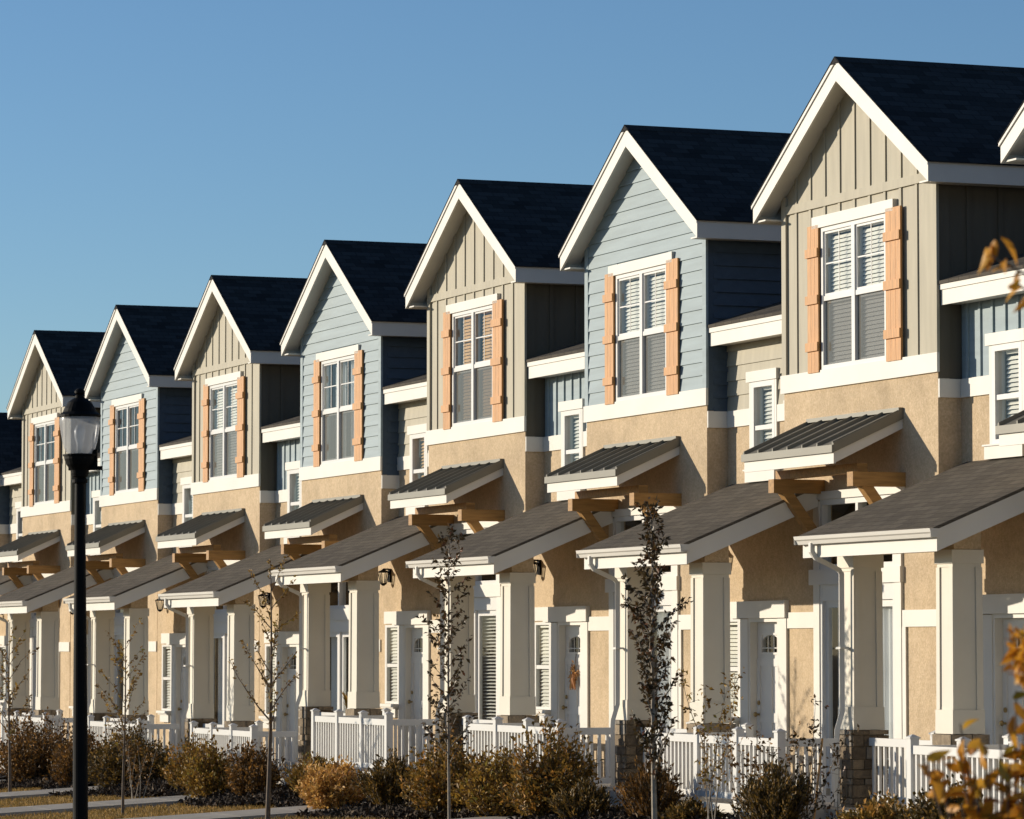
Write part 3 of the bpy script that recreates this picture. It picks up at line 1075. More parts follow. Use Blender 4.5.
    def col(cx):
        def f(mb):
            cy = -1.22
            def ring(z0, z1, w0, w1, d0, d1):
                mb.hexa([(cx - w0, cy - d0, z0), (cx + w0, cy - d0, z0), (cx + w0, cy + d0, z0), (cx - w0, cy + d0, z0)],
                        [(cx - w1, cy - d1, z1), (cx + w1, cy - d1, z1), (cx + w1, cy + d1, z1), (cx - w1, cy + d1, z1)])
            b, t = 0.180, 0.176
            ring(1.35, 2.95, b, t, b - 0.012, t - 0.012)
            ring(1.10, 1.36, 0.208, 0.206, 0.196, 0.194)
            ring(2.95, 3.098, 0.208, 0.208, 0.195, 0.195)
            ring(2.91, 2.949, 0.185, 0.185, 0.175, 0.175)
            # corner boards leave a recessed panel on every face
            for sx in (-1, 1):
                for sy in (-1, 1):
                    def c(w, dd, z):
                        xs = sorted((cx + sx * (w + 0.018), cx + sx * (w - 0.062)))
                        ys = sorted((cy + sy * (dd + 0.018), cy + sy * (dd - 0.062)))
                        return [(xs[0], ys[0], z), (xs[1], ys[0], z), (xs[1], ys[1], z), (xs[0], ys[1], z)]
                    mb.hexa(c(b, b - 0.012, 1.362), c(t, t - 0.012, 2.909))
        return f

    def pier(cx, seed):
        def f(mb):
            rnd = random.Random(seed)
            cy = -1.22
            hw, hd = 0.225, 0.225
            mb.box(cx - hw + 0.03, cx + hw - 0.03, cy - hd + 0.03, cy + hd - 0.03, -0.6, 1.08)
            z = -0.55
            while z < 1.09:
                h = rnd.uniform(0.07, 0.15)
                h = min(h, 1.10 - z)
                if h < 0.03:
                    break
                for face in range(4):
                    u = -hw
                    while u < hw - 0.01:
                        w = min(rnd.uniform(0.12, 0.30), hw - u)
                        if hw - (u + w) < 0.06:
                            w = hw - u
                        p = rnd.uniform(0.0, 0.022)
                        g = 0.005
                        if face == 0: mb.box(cx + u + g, cx + u + w - g, cy - hd - p, cy - hd + 0.03, z + g, z + h - g)
                        if face == 1: mb.box(cx + u + g, cx + u + w - g, cy + hd - 0.03, cy + hd + p, z + g, z + h - g)
                        if face == 2: mb.box(cx + hw - 0.03, cx + hw + p, cy + u + g + 0.001, cy + u + w - g, z + g, z + h - g)
                        if face == 3: mb.box(cx - hw - p, cx - hw + 0.03, cy + u + g + 0.001, cy + u + w - g, z + g, z + h - g)
                        u += w
                z += h
        return f
    for cx in (-4.17, -1.73):
        c = part('column', 'column_paint', H, col(cx), (K, cx))
        part('stone_pier', 'stone', c, pier(cx, 5 if cx < -2 else 9), (cx,))

    def dspout(mb):
        s = 0.04
        path = [(-4.06, -1.89, 3.23), (-4.06, -1.89, 3.13), (-4.06, -1.84, 3.06), (-4.13, -1.52, 2.93), (-4.13, -1.48, 2.88), (-4.13, -1.48, 1.30), (-4.13, -1.50, 1.24), (-4.13, -1.545, 1.10), (-4.13, -1.55, 1.04), (-4.13, -1.55, -0.10), (-4.13, -1.75, -0.20)]
        mb.tube(path, s, 4)
    ds = part('downspout', 'white_trim', H, dspout, K)
    part('strap', 'white_trim', ds, lambda mb: mb.box(-4.19, -4.07, -1.53, -1.415, 2.02, 2.045), K)

    def floor(mb):
        mb.box(-4.3, -0.75, -1.90, -0.002, -0.7, 0.22)
        mb.box(-0.749, 3.05, -2.52, -0.002, -0.7, 0.22)
        mb.box(-3.35, -1.75, -2.24, -1.901, -0.7, 0.05)
    part('porch_floor', 'foundation', H, floor, K)
    part('skirt_board', 'white_trim', H, lambda mb: mb.box(-0.77, 3.07, -2.55, -2.521, 0.14, 0.24), K)

    def lan(mb):
        x, y, z = -3.97, -0.12, 3.12
        mb.box(x - 0.05, x + 0.05, -0.03, -0.001, z + 0.0, z + 0.22)
        mb.box(x - 0.012, x + 0.012, y, -0.03, z + 0.20, z + 0.225)
        mb.lathe([(0.012, z + 0.22), (0.03, z + 0.20), (0.105, z + 0.165), (0.10, z + 0.155)], 12, x, y)
        for k in range(6):
            a = k * math.pi / 3
            mb.tube([(x + 0.09 * math.cos(a), y + 0.09 * math.sin(a), z + 0.157), (x + 0.05 * math.cos(a), y + 0.05 * math.sin(a), z - 0.02)], 0.008, 4)
        mb.lathe([(0.055, z - 0.015), (0.055, z - 0.03), (0.015, z - 0.06)], 12, x, y)
    ln = part('wall_lantern', 'black_metal', H, lan, K)
    part('lantern_glass', 'glass', ln, lambda mb: mb.lathe([(0.048, 3.085), (0.085, 3.25)], 12, -3.97, -0.12), K)
    return H


UNITS = [
    (-2, False, 'white', 0.0, 'tan townhouse continuing the row beyond the right edge of the picture'),
    (-1, True, 'white', 0.0, 'blue clapboard townhouse cut off by the right edge of the picture'),
    (0, False, 'white', 0.0, 'largest fully seen tan board-and-batten townhouse with white blinds, nearest the right edge'),
    (1, True, 'white', 0.0, 'large blue clapboard townhouse with white blinds between the two biggest tan gables'),
    (2, False, 'wood', 0.0, 'tan board-and-batten townhouse with wooden blinds in its upper window, centre of the row'),
    (3, True, 'sheer', -0.3, 'blue clapboard townhouse with white curtains, just left of the wooden-blind tan one'),
    (4, False, 'white', -0.3, 'mid-row tan townhouse with closed white blinds, right of the curtained small blue gable'),
    (5, True, 'brown', -0.3, 'small blue clapboard townhouse with brown curtains right of the street lamp'),
    (6, False, 'dark', -0.3, 'tan townhouse with dark bare upper window directly left of the street lamp head'),
    (7, True, 'dark', -0.3, 'farthest visible lower-roofed townhouse at the left picture edge'),
    (8, False, 'dark', -0.3, 'last tan townhouse hidden beyond the left picture edge'),
]
for i, blue, dress, dz, lab in UNITS[:-1]:
    h = townhouse(i, blue, dress, dz, 0.0 if i < 7 else 1.4)
    tag(h, lab, 'townhouse', 'attached gabled townhouses in the row')


# ------------------------------------------------------------------ railings
def railing(i, dz, lab):
    X, Y = -SP * i + JOG.get(i, 0.0), 0
    R = empty('porch_railing', (X, -2.42, dz + 0.22))
    xs = [-0.50, 0.64, 1.77, 2.90]
    def post(mb):
        mb.box(-0.05, 0.05, -0.05, 0.05, 0, 0.86)
        mb.box(-0.062, 0.062, -0.062, 0.062, 0.86, 0.878)
        mb.hexa([(-0.055, -0.055, 0.878), (0.055, -0.055, 0.878), (0.055, 0.055, 0.878), (-0.055, 0.055, 0.878)],
                [(-0.01, -0.01, 0.905), (0.01, -0.01, 0.905), (0.01, 0.01, 0.905), (-0.01, 0.01, 0.905)])
    spots = [(x, 0) for x in xs] + [(-0.50, 1.15), (-2.30, 1.20)]
    for x, y in spots:
        p = part('post', 'vinyl', R, post, 'post')
        p.location = (x, y, 0)
    def run(n, L):
        def f(mb):
            mb.box(0, L, -0.03, 0.03, 0.70, 0.79)
            mb.box(0, L, -0.022, 0.022, 0.07, 0.14)
            for k in range(n):
                x = L * (k + 0.5) / n
                mb.box(x - 0.018, x + 0.018, -0.017, 0.017, 0.14, 0.70)
        return f
    L = 1.13 - 0.1
    for k in range(3):
        r = part('rail_panel', 'vinyl', R, run(9, L), 'front')
        r.location = (xs[k] + 0.05, 0, 0)
    r = part('rail_panel', 'vinyl', R, run(6, 0.66), 'side')          # return towards the neighbour's pier
    r.location = (2.90, 0.051, 0); r.rotation_euler = (0, 0, math.pi / 2)
    r = part('rail_panel', 'vinyl', R, run(8, 1.05), 'left')
    r.location = (-0.50, 0.051, 0); r.rotation_euler = (0, 0, math.pi / 2)
    r = part('rail_panel', 'vinyl', R, run(11, 1.55), 'porch')        # between the left pier and the step
    r.location = (-3.91, 1.20, 0)
    tag(R, lab, 'railing', 'white porch railings')


RL = {
    -1: 'white porch railing behind the blurred autumn leaves, at the lower right corner',
    0: 'white railing between the two nearest stone piers, behind the lone round spiky shrub',
    1: 'white railing partly covered by the big olive shrubs in the centre foreground',
    2: 'white railing rising above the low golden shrub',
    3: 'small white railing between the small sparse tree and the thin rust-leaved tree',
    4: 'white railing directly right of the black lamp post',
    5: 'white railing left of the black lamp post, at the left edge of the picture',
}
for i in range(-1, 6):
    railing(i, 0.0 if i <= 2 else -0.3, RL[i])


# ------------------------------------------------------------------ foliage tools
def leaf_mesh(name, mat, P, N, U, L, Wd, fold=0.25):
    """P centre, N normal, U long axis (n,3), L length (n,), Wd width (n,) -> folded diamond leaves (own islands)"""
    n = len(P)
    U = U / np.linalg.norm(U, axis=1, keepdims=True)
    S = np.cross(N, U)
    S /= np.linalg.norm(S, axis=1, keepdims=True) + 1e-9
    Nn = np.cross(U, S)
    a = P
    m = P + U * (L * 0.45)[:, None]
    t = P + U * L[:, None] - Nn * (L * 0.12)[:, None]
    l = m + S * (Wd / 2)[:, None] + Nn * (Wd * fold)[:, None]
    r = m - S * (Wd / 2)[:, None] + Nn * (Wd * fold)[:, None]
    V = np.stack([a, l, t, r], 1).reshape(-1, 3)
    F = (np.arange(n)[:, None] * 4 + np.array([0, 1, 2, 0, 2, 3])[None, :]).reshape(-1)
    me = bpy.data.meshes.new(name)
    me.vertices.add(len(V)); me.vertices.foreach_set('co', V.astype(np.float32).ravel())
    me.loops.add(len(F)); me.loops.foreach_set('vertex_index', F.astype(np.int32))
    nf = n * 2
    me.polygons.add(nf)
    me.polygons.foreach_set('loop_start', (np.arange(nf) * 3).astype(np.int32))
    me.update(calc_edges=True)
    me.validate()
    me.materials.append(MATS[mat])
    return me


def rnd_unit(rng, n):
    v = rng.normal(size=(n, 3))
    return v / np.linalg.norm(v, axis=1, keepdims=True)


def leaves(name, mat, parent, rng, pts, dirs, L, W, spread=0.7, droop=0.0):
    n = len(pts)
    U = dirs + rnd_unit(rng, n) * spread
    U[:, 2] -= droop
    N = rnd_unit(rng, n) * 0.8 + np.array([0, 0, 0.7])
    Ls = L * rng.uniform(0.65, 1.25, n)
    me = leaf_mesh(name, mat, pts, N, U, Ls, Ls * W)
    o = bpy.data.objects.new(name, me)
    COL.objects.link(o)
    o.parent = parent
    return o


def curve_pts(rng, p0, d0, length, n, wob=0.08, lift=0.0):
    pts = [np.array(p0, float)]
    d = np.array(d0, float); d /= np.linalg.norm(d)
    for k in range(n):
        d = d + rng.normal(size=3) * wob + np.array([0, 0, lift])
        d /= np.linalg.norm(d)
        pts.append(pts[-1] + d * length / n)
    return pts


def shrub(x, y, rx, ry, h, mat, seed, lab, style='round', n_stems=60, per=30, L=0.05):
    rng = np.random.default_rng(seed)
    z0 = gz(x, y)
    R = empty('shrub', (x, y, z0))
    mb = MB()
    P, D = [], []
    for s in range(n_stems):
        a = rng.uniform(0, 2 * math.pi)
        q = rng.uniform(0, 1) ** 0.6
        if style == 'spiky':
            tgt = np.array([rx * q * math.cos(a) * 1.05, ry * q * math.sin(a), h * rng.uniform(0.75, 1.12) * (1 - 0.45 * q)])
        else:
            tgt = np.array([rx * q * math.cos(a), ry * q * math.sin(a), h * rng.uniform(0.55, 1.18) * math.sqrt(max(0.10, 1 - 0.7 * q * q)) * (1 + 0.16 * math.sin(2.3 * a + seed))])
        base = np.array([0.22 * tgt[0], 0.22 * tgt[1], -0.05])
        d = tgt - base
        ln = np.linalg.norm(d)
        pts = curve_pts(rng, base, d + np.array([0, 0, 0.12 * ln]), ln, 5, 0.07)
        mb.tube(pts, [0.011, 0.009, 0.008, 0.006, 0.004, 0.003], 4, cap=False)
        pa = np.array(pts)
        for k in range(per):
            t = rng.uniform(0.16, 1.0) ** 0.75 * 5
            i = min(int(t), 4)
            f = t - i
            p = pa[i] * (1 - f) + pa[i + 1] * f
            dd = pa[i + 1] - pa[i]
            dd /= np.linalg.norm(dd)
            P.append(p + rng.normal(size=3) * (0.018 if style == 'spiky' else 0.045))
            D.append(dd)
    part('stem', 'bark', R, lambda m: m.add(mb.v, mb.f))
    leaves('foliage', mat, R, rng, np.array(P), np.array(D), L, 0.38 if style == 'spiky' else 0.55, 0.55 if style == 'spiky' else 0.9)
    tag(R, lab, 'shrub', 'shrubs along the foot of the porches')


def young_tree(x, y, h, mat, seed, lab, name='young_tree', lean=(0, 0), crown=(0.25, 1.0), rad=0.5, nb=30, per=22, L=0.07, up=0.9, trunk_r=0.022, bark='bark', droop=0.2, W=0.5, rprof=None, group='young trees along the front path'):
    rng = np.random.default_rng(seed)
    z0 = gz(x, y)
    R = empty(name, (x, y, z0))
    mb = MB()
    n = 12
    tp = []
    for k in range(n + 1):
        t = k / n
        tp.append((lean[0] * t * h + 0.015 * math.sin(5 * t + seed), lean[1] * t * h + 0.015 * math.sin(4 * t + 2 * seed), -0.1 + t * (h + 0.1)))
    mb.tube(tp, [trunk_r * (1.15 - 0.95 * k / n) for k in range(n + 1)], 7)
    P, D = [], []
    tpa = np.array(tp)
    for b in range(nb):
        t = crown[0] + (crown[1] - crown[0]) * (b + rng.uniform(0, 1)) / nb
        t = min(t, 0.985)
        i = min(int(t * n), n - 1)
        p0 = tpa[i] + (tpa[i + 1] - tpa[i]) * (t * n - i)
        a = b * 2.4 + rng.uniform(-0.5, 0.5)
        s = (t - crown[0]) / (crown[1] - crown[0])
        prof = rprof(s) if rprof else (0.35 + 0.65 * math.sin(math.pi * min(1, 0.15 + 0.8 * s)))
        ln = rad * prof * rng.uniform(0.6, 1.25)
        pts = curve_pts(rng, p0, (math.cos(a), math.sin(a), up), ln, 4, 0.10, 0.03)
        r0 = trunk_r * 0.38 * (1.1 - 0.6 * s)
        mb.tube(pts, [r0, r0 * .8, r0 * .6, r0 * .4, r0 * .25], 4, cap=False)
        pa = np.array(pts)
        m = max(2, int(per * (0.4 + ln / rad)))
        for k in range(m):
            tt = rng.uniform(0.12, 1.0) * 4
            i = min(int(tt), 3)
            P.append(pa[i] + (pa[i + 1] - pa[i]) * (tt - i) + rng.normal(size=3) * 0.015)
            dd = pa[i + 1] - pa[i]
            D.append(dd / np.linalg.norm(dd))
    part('trunk', bark, R, lambda m: m.add(mb.v, mb.f), smooth=False)
    leaves('crown', mat, R, rng, np.array(P), np.array(D), L, W, 0.9, droop)
    tag(R, lab, 'tree' if name != 'sapling' else 'sapling', group)
    return R


# ------------------------------------------------------------------ street lamp
def street_lamp(x, y):
    z0 = gz(x, y)
    R = empty('street_lamp', (x, y, z0))
    zt = 4.545 - z0       # tip of the finial
    def post(mb):
        mb.lathe([(0.20, -0.1), (0.20, 0.12), (0.165, 0.18), (0.15, 0.55), (0.09, 0.64), (0.074, 0.70), (0.072, 1.6), (0.050, zt - 1.05), (0.048, zt - 0.93), (0.075, zt - 0.92), (0.075, zt - 0.89), (0.05, zt - 0.87)], 20)
    part('post', 'black_metal', R, post, smooth=False)
    def cup(mb):
        mb.lathe([(0.052, zt - 0.87), (0.075, zt - 0.86), (0.085, zt - 0.83), (0.09, zt - 0.80), (0.13, zt - 0.745), (0.15, zt - 0.69), (0.152, zt - 0.665), (0.165, zt - 0.66), (0.165, zt - 0.645), (0.13, zt - 0.64)], 24)
    part('holder', 'black_metal', R, cup, smooth=False)
    def globe(mb):
        prof = [(0.105, zt - 0.645), (0.13, zt - 0.62), (0.150, zt - 0.585), (0.166, zt - 0.53), (0.182, zt - 0.44), (0.193, zt - 0.36), (0.196, zt - 0.31), (0.19, zt - 0.285)]
        vs, fs = [], []
        seg = 48
        for r, z in prof:
            for k in range(seg):
                rr = r * (1 + (0.010 if k % 2 else -0.010))
                vs.append((rr * math.cos(2 * math.pi * k / seg), rr * math.sin(2 * math.pi * k / seg), z))
        for i in range(len(prof) - 1):
            for k in range(seg):
                a, b = i * seg + k, i * seg + (k + 1) % seg
                fs.append((a, b, b + seg, a + seg))
        mb.add(vs, fs)
    part('globe', 'lamp_globe', R, globe, smooth=True)
    part('bulb', 'vinyl', R, lambda mb: mb.lathe([(0.03, zt - 0.64), (0.03, zt - 0.55), (0.05, zt - 0.48), (0.055, zt - 0.42), (0.03, zt - 0.36)], 14), smooth=True)
    def capm(mb):
        mb.lathe([(0.19, zt - 0.287), (0.205, zt - 0.28), (0.205, zt - 0.262), (0.165, zt - 0.235), (0.15, zt - 0.20), (0.115, zt - 0.14), (0.07, zt - 0.105), (0.045, zt - 0.095), (0.045, zt - 0.075), (0.028, zt - 0.068), (0.05, zt - 0.05), (0.05, zt - 0.03), (0.03, zt - 0.008), (0.008, zt)], 24)
    part('lamp_cap', 'black_metal', R, capm, smooth=False)
    def bar(mb):
        # small photocell arm under the holder, on the right
        mb.box(0.0, 0.22, -0.02, 0.02, zt - 0.80, zt - 0.76)
        mb.box(-0.11, 0.0, -0.02, 0.02, zt - 0.80, zt - 0.77)
        mb.box(0.12, 0.17, -0.03, 0.03, zt - 0.76, zt - 0.60)
    b = part('side_arm', 'black_metal', R, bar)
    b.rotation_euler = (0, 0, math.radians(69))
    R.rotation_euler = (math.radians(0.5), 0, 0)
    tag(R, 'black post-top street lamp with ribbed clear globe standing in the left foreground', 'street lamp')


street_lamp(6.29, -11.405)

# ------------------------------------------------------------------ planting
def berm(x, y):
    return gz(x, y) + 0.13 * max(0.0, min(1.0, (y + 3.75) / 0.6))


def bed_mesh(x0, x1):
    mb = MB()
    nx, ny = max(2, int((x1 - x0) / 0.4)), 6
    vs, fs = [], []
    for j in range(ny + 1):
        for i in range(nx + 1):
            x = x0 + (x1 - x0) * i / nx
            y0 = -3.75 + 0.30 * math.sin(x * 0.9) + 0.15 * math.sin(x * 2.3)
            y = y0 + (-1.9 - y0) * j / ny
            vs.append((x, y, berm(x, y) - 0.01 + 0.02 * math.sin(7 * x + 5 * y)))
    for j in range(ny):
        for i in range(nx):
            a = j * (nx + 1) + i
            fs.append((a, a + 1, a + nx + 2, a + nx + 1))
    return vs, fs


mb = MB()
for wx in WALK_X:
    mb.add(*bed_mesh(wx + 0.76, wx + SP - 0.76))
rng = np.random.default_rng(3)
n = 30000
X = rng.uniform(-36, 9, n)
edge = -3.85 + 0.30 * np.sin(X * 0.9) + 0.15 * np.sin(X * 2.3)
Y = rng.uniform(0, 1, n) ** 1.3 * (-2.2 - edge) + edge
keep = np.ones(n, bool)
for wx in WALK_X:
    keep &= ~((np.abs(X - wx) < 0.78))
X, Y = X[keep], Y[keep]
n = len(X)
Z = np.array([berm(a, b) for a, b in zip(X, Y)]) + rng.uniform(0.0, 0.04, n)
N = rnd_unit(rng, n) + np.array([0, 0, 0.8])
o = bpy.data.objects.new('mulch', mb.mesh('mulch', 'mulch_soil')); COL.objects.link(o)
tag(o, 'dark bark mulch bed under the shrubs', 'mulch', kind='stuff')
me = leaf_mesh('mulch_chips', 'mulch_chip', np.stack([X, Y, Z], 1), N, rnd_unit(rng, n), rng.uniform(0.04, 0.11, n), rng.uniform(0.03, 0.055, n), 0.1)
o = bpy.data.objects.new('mulch_chips', me); COL.objects.link(o)
tag(o, 'loose bark chips scattered over the mulch bed', 'mulch', kind='stuff')

# dry lawn
n = 110000
X = rng.uniform(-36, 4, n)
Y = rng.uniform(-10.5, -3.3, n)
edge = -3.80 + 0.30 * np.sin(X * 0.9) + 0.15 * np.sin(X * 2.3)
keep = Y < edge
for wx in WALK_X:
    cx = wx - 0.036 * np.maximum(0, -5.5 - Y) ** 2
    keep &= ~((np.abs(X - cx) < 0.77))
X, Y = X[keep], Y[keep]
n = len(X)
Z = np.array([gz(a, b) for a, b in zip(X, Y)]) - 0.035
U = rnd_unit(rng, n) * 0.7 + np.array([0, 0, 1.0])
me = leaf_mesh('lawn', 'grass', np.stack([X, Y, Z], 1), rnd_unit(rng, n), U, rng.uniform(0.04, 0.085, n), rng.uniform(0.008, 0.016, n), 0.0)
o = bpy.data.objects.new('lawn', me); COL.objects.link(o)
tag(o, 'short dry yellow lawn between the concrete walks', 'grass', kind='stuff')

# ---- shrubs: x, y, rx, top height, material, style, label
SH = [
    (-28.6, -3.1, 1.05, 0.82, 'leaf_brown', 'round', 'broad brown shrub at the left edge of the picture, before the farthest railing'),
    (-25.2, -3.1, 0.70, 0.74, 'leaf_brown', 'round', 'brown shrub just right of the black lamp post'),
    (-22.4, -3.0, 0.80, 0.72, 'leaf_spiky', 'round', 'dark shrub behind the twiggy sapling right of the lamp post'),
    (-18.5, -3.0, 0.68, 0.74, 'leaf_olive', 'round', 'olive-brown shrub just right of the small sparse tree with slender trunk'),
    (-16.5, -3.3, 0.50, 0.66, 'leaf_rust', 'round', 'small rust-coloured shrub left of the thin rust-leaved tree'),
    (-14.9, -3.1, 0.50, 0.72, 'leaf_brown', 'round', 'brown shrub right behind the trunk of the thin rust-leaved tree'),
    (-12.3, -2.9, 0.60, 0.66, 'leaf_rust', 'spiky', 'low rust-brown shrub directly left of the pale golden one'),
    (-9.9, -3.45, 0.52, 0.52, 'leaf_gold', 'round', 'low golden shrub, the palest of all, left of the dark spiky one'),
    (-8.1, -3.2, 0.60, 0.80, 'leaf_spiky', 'spiky', 'dark spiky shrub directly right of the low golden one'),
    (-5.75, -3.2, 0.62, 0.86, 'leaf_olive', 'round', 'olive shrub around the trunk of the slim dark tree in the centre'),
    (-4.25, -3.1, 0.62, 0.90, 'leaf_rust', 'round', 'rusty gold shrub between two olive ones, right of the central slim tree'),
    (-2.55, -3.05, 0.62, 1.04, 'leaf_olive', 'round', 'biggest olive shrub at the right end of the central clump'),
    (-1.05, -3.2, 0.40, 0.62, 'leaf_spiky', 'spiky', 'small dark shrub between the olive clump and the stone pier'),
    (0.45, -2.95, 0.46, 0.78, 'leaf_brown', 'spiky', 'dark brown shrub at the foot of the densest dark-leaved tree'),
    (1.75, -3.0, 0.30, 0.45, 'leaf_spiky', 'spiky', 'low dark shrub beneath the thin multi-stemmed saplings'),
    (4.25, -3.1, 0.52, 0.86, 'leaf_spiky', 'spiky', 'round spiky dark shrub standing alone before the right railing'),
    (6.75, -3.0, 0.52, 0.66, 'leaf_olive', 'round', 'low olive shrub in front of the largest stone pier'),
    (8.3, -3.1, 0.45, 0.80, 'leaf_spiky', 'round', 'dark shrub behind the blurred orange leaves at the lower right'),
]
for k, (x, y, rx, top, mat, sty, lab) in enumerate(SH):
    big = x > -12
    rx *= 1.32 * (1 + 0.13 * math.sin(3.7 * k))
    top += 0.09 * math.sin(2.9 * k + 1)
    shrub(x, y, rx, rx * 0.70, top - gz(x, y) - (0.26 if sty == 'round' else 0.12), mat, 100 + k, lab, sty,
          n_stems=int((130 if big else 100) * (rx / 0.55)), per=46 if sty == 'spiky' else 40, L=0.062 if sty == 'spiky' else 0.07)

# ---- young trees
young_tree(7.75, -6.0, 3.50, 'leaf_dark', 11, 'densest slim tree with dark drooping leaves, right of centre in front of a downspout', crown=(0.27, 1.0), rad=0.46, nb=44, per=32, L=0.066, up=1.7, lean=(-0.04, 0.0), droop=0.6, trunk_r=0.03, bark='pale_bark', rprof=lambda s: 0.75 + 0.35 * math.sin(math.pi * (0.1 + 0.75 * s)) if s < 0.7 else 0.55)
young_tree(-0.9, -5.0, 3.62, 'leaf_dark', 23, 'slim tall dark-leaved tree with a thin straight trunk among the olive shrubs', crown=(0.25, 1.0), rad=0.60, nb=44, per=24, L=0.068, droop=0.5, up=1.1, trunk_r=0.02, bark='pale_bark', rprof=lambda s: 1.0 - 0.62 * s)
young_tree(-6.8, -5.4, 3.3, 'leaf_rust', 31, 'thin tree with few rust leaves and wide upright branches, left of centre', crown=(0.36, 1.0), rad=1.0, nb=18, per=30, L=0.058, up=1.2, trunk_r=0.034, bark='bark', lean=(0.03, 0), rprof=lambda s: 1.0 - 0.5 * s)
young_tree(-14.0, -5.4, 2.5, 'leaf_rust', 43, 'small sparse tree with slender trunk between the lamp post and the rusty shrubs', crown=(0.32, 1.0), rad=0.85, nb=20, per=24, L=0.062, up=1.3, trunk_r=0.022, bark='bark', rprof=lambda s: 1.0 - 0.45 * s)
young_tree(-24.5, -4.6, 2.6, 'leaf_rust', 51, 'small sparse tree cut by the left edge of the picture', crown=(0.35, 1.0), rad=0.8, nb=18, per=18, L=0.075, up=1.2, trunk_r=0.03, bark='bark')

def saplings(x, y, seed, stems, lab, mat='leaf_brown', h=2.0):
    rng = np.random.default_rng(seed)
    R = empty('sapling', (x, y, gz(x, y)))
    mb = MB(); P, D = [], []
    for k in range(stems):
        hh = h * rng.uniform(0.6, 1.0)
        pts = curve_pts(rng, (rng.normal() * 0.05, rng.normal() * 0.05, -0.05), (rng.normal() * 0.16, rng.normal() * 0.16, 1), hh, 7, 0.07, 0.02)
        mb.tube(pts, [0.009 * (1.1 - j / 8) for j in range(8)], 5, cap=False)
        for j in range(int(26 * hh)):
            t = rng.uniform(2.4, 7); i = min(int(t), 6)
            p = pts[i] + (pts[i + 1] - pts[i]) * (t - i)
            e = p + rnd_unit(rng, 1)[0] * rng.uniform(0.02, 0.12)
            if rng.uniform() < 0.5:
                mb.tube([p, e], [0.003, 0.002], 3, cap=False)
            P.append(e); D.append(e - p + 1e-3)
            P.append(e + rng.normal(size=3) * 0.015); D.append(e - p + 1e-3)
    part('stem', 'pale_bark', R, lambda m: m.add(mb.v, mb.f))
    leaves('foliage', mat, R, rng, np.array(P), np.array(D), 0.055, 0.6, 0.8)
    tag(R, lab, 'sapling', 'leggy saplings before the porches')


saplings(3.45, -3.5, 61, 4, 'leggy sapling with reddish twig tips just right of the densest dark tree', 'leaf_rust', 2.35)
saplings(3.15, -2.9, 62, 6, 'cluster of pale bare stems in front of the right railing', 'leaf_brown', 1.5)
saplings(4.3, -2.75, 64, 4, 'leafy upright twigs rising over the railing left of the lone spiky shrub', 'leaf_dark', 1.65)
saplings(5.0, -2.85, 65, 2, 'single leafy twig rising from behind the lone spiky shrub', 'leaf_dark', 1.65)
saplings(-17.6, -4.2, 66, 6, 'pale leafy stems hiding the railing beside the small sparse tree', 'leaf_brown', 1.35)
saplings(-23.6, -2.9, 67, 6, 'leafy stems rising before the railing just right of the lamp post', 'leaf_brown', 1.35)

# ---- dried corn ornament on a door
co = empty('corn_ornament', (-SP - 2.72, 0.05, 1.90))
rng = np.random.default_rng(77)
P = rng.normal(size=(70, 3)) * np.array([0.05, 0.012, 0.05]) + np.array([0, -0.02, -0.22])
D = rnd_unit(rng, 70) * np.array([1, 0.25, 1]) + np.array([0, 0, -0.3])
leaves('husk', 'corn_husk', co, rng, P, D, 0.10, 0.3, 0.2)
part('cord', 'bark', co, lambda mb: mb.tube([(0, 0.02, 0.06), (0, -0.01, -0.2)], 0.006, 5))
def cobs(mb):
    for a in (-0.35, 0.0, 0.35):
        mb.tube([(0, -0.03, -0.22), (0.08 * a, -0.035, -0.32), (0.26 * a, -0.035, -0.46)], [0.014, 0.028, 0.010], 8)
part('cob', 'corn_husk', co, cobs)
tag(co, 'bundle of dried orange corn hanging on a white door between the two slim dark-leaved trees', 'door ornament')

# ---- potted plant on the porch of the wooden-blind house
pp = empty('potted_plant', (-2 * SP - 3.35, -0.75, 0.22))
part('pot', 'terracotta', pp, lambda mb: mb.lathe([(0.13, 0), (0.19, 0.62), (0.21, 0.62), (0.21, 0.68), (0.17, 0.68), (0.16, 0.60)], 18))
rng = np.random.default_rng(12)
P = np.tile(np.array([[0, 0, 0.62]]), (26, 1)) + rng.normal(size=(26, 3)) * 0.04
D = rnd_unit(rng, 26) * 0.45 + np.array([0, 0, 1.0])
leaves('foliage', 'leaf_olive', pp, rng, P, D, 0.50, 0.18, 0.1)
tag(pp, 'spiky potted plant by the small window on the porch of the wooden-blind house', 'potted plant')

# ---- wooden stake leaning by the near stone pier
st = part('garden_stake', 'timber', None, lambda mb: mb.tube([(0, 0, -0.1), (-0.33, 0.28, 0.92)], 0.014, 6))
st.location = (3.75, -2.42, 0.1)
tag(st, 'thin wooden stake leaning against the largest stone pier', 'stake')


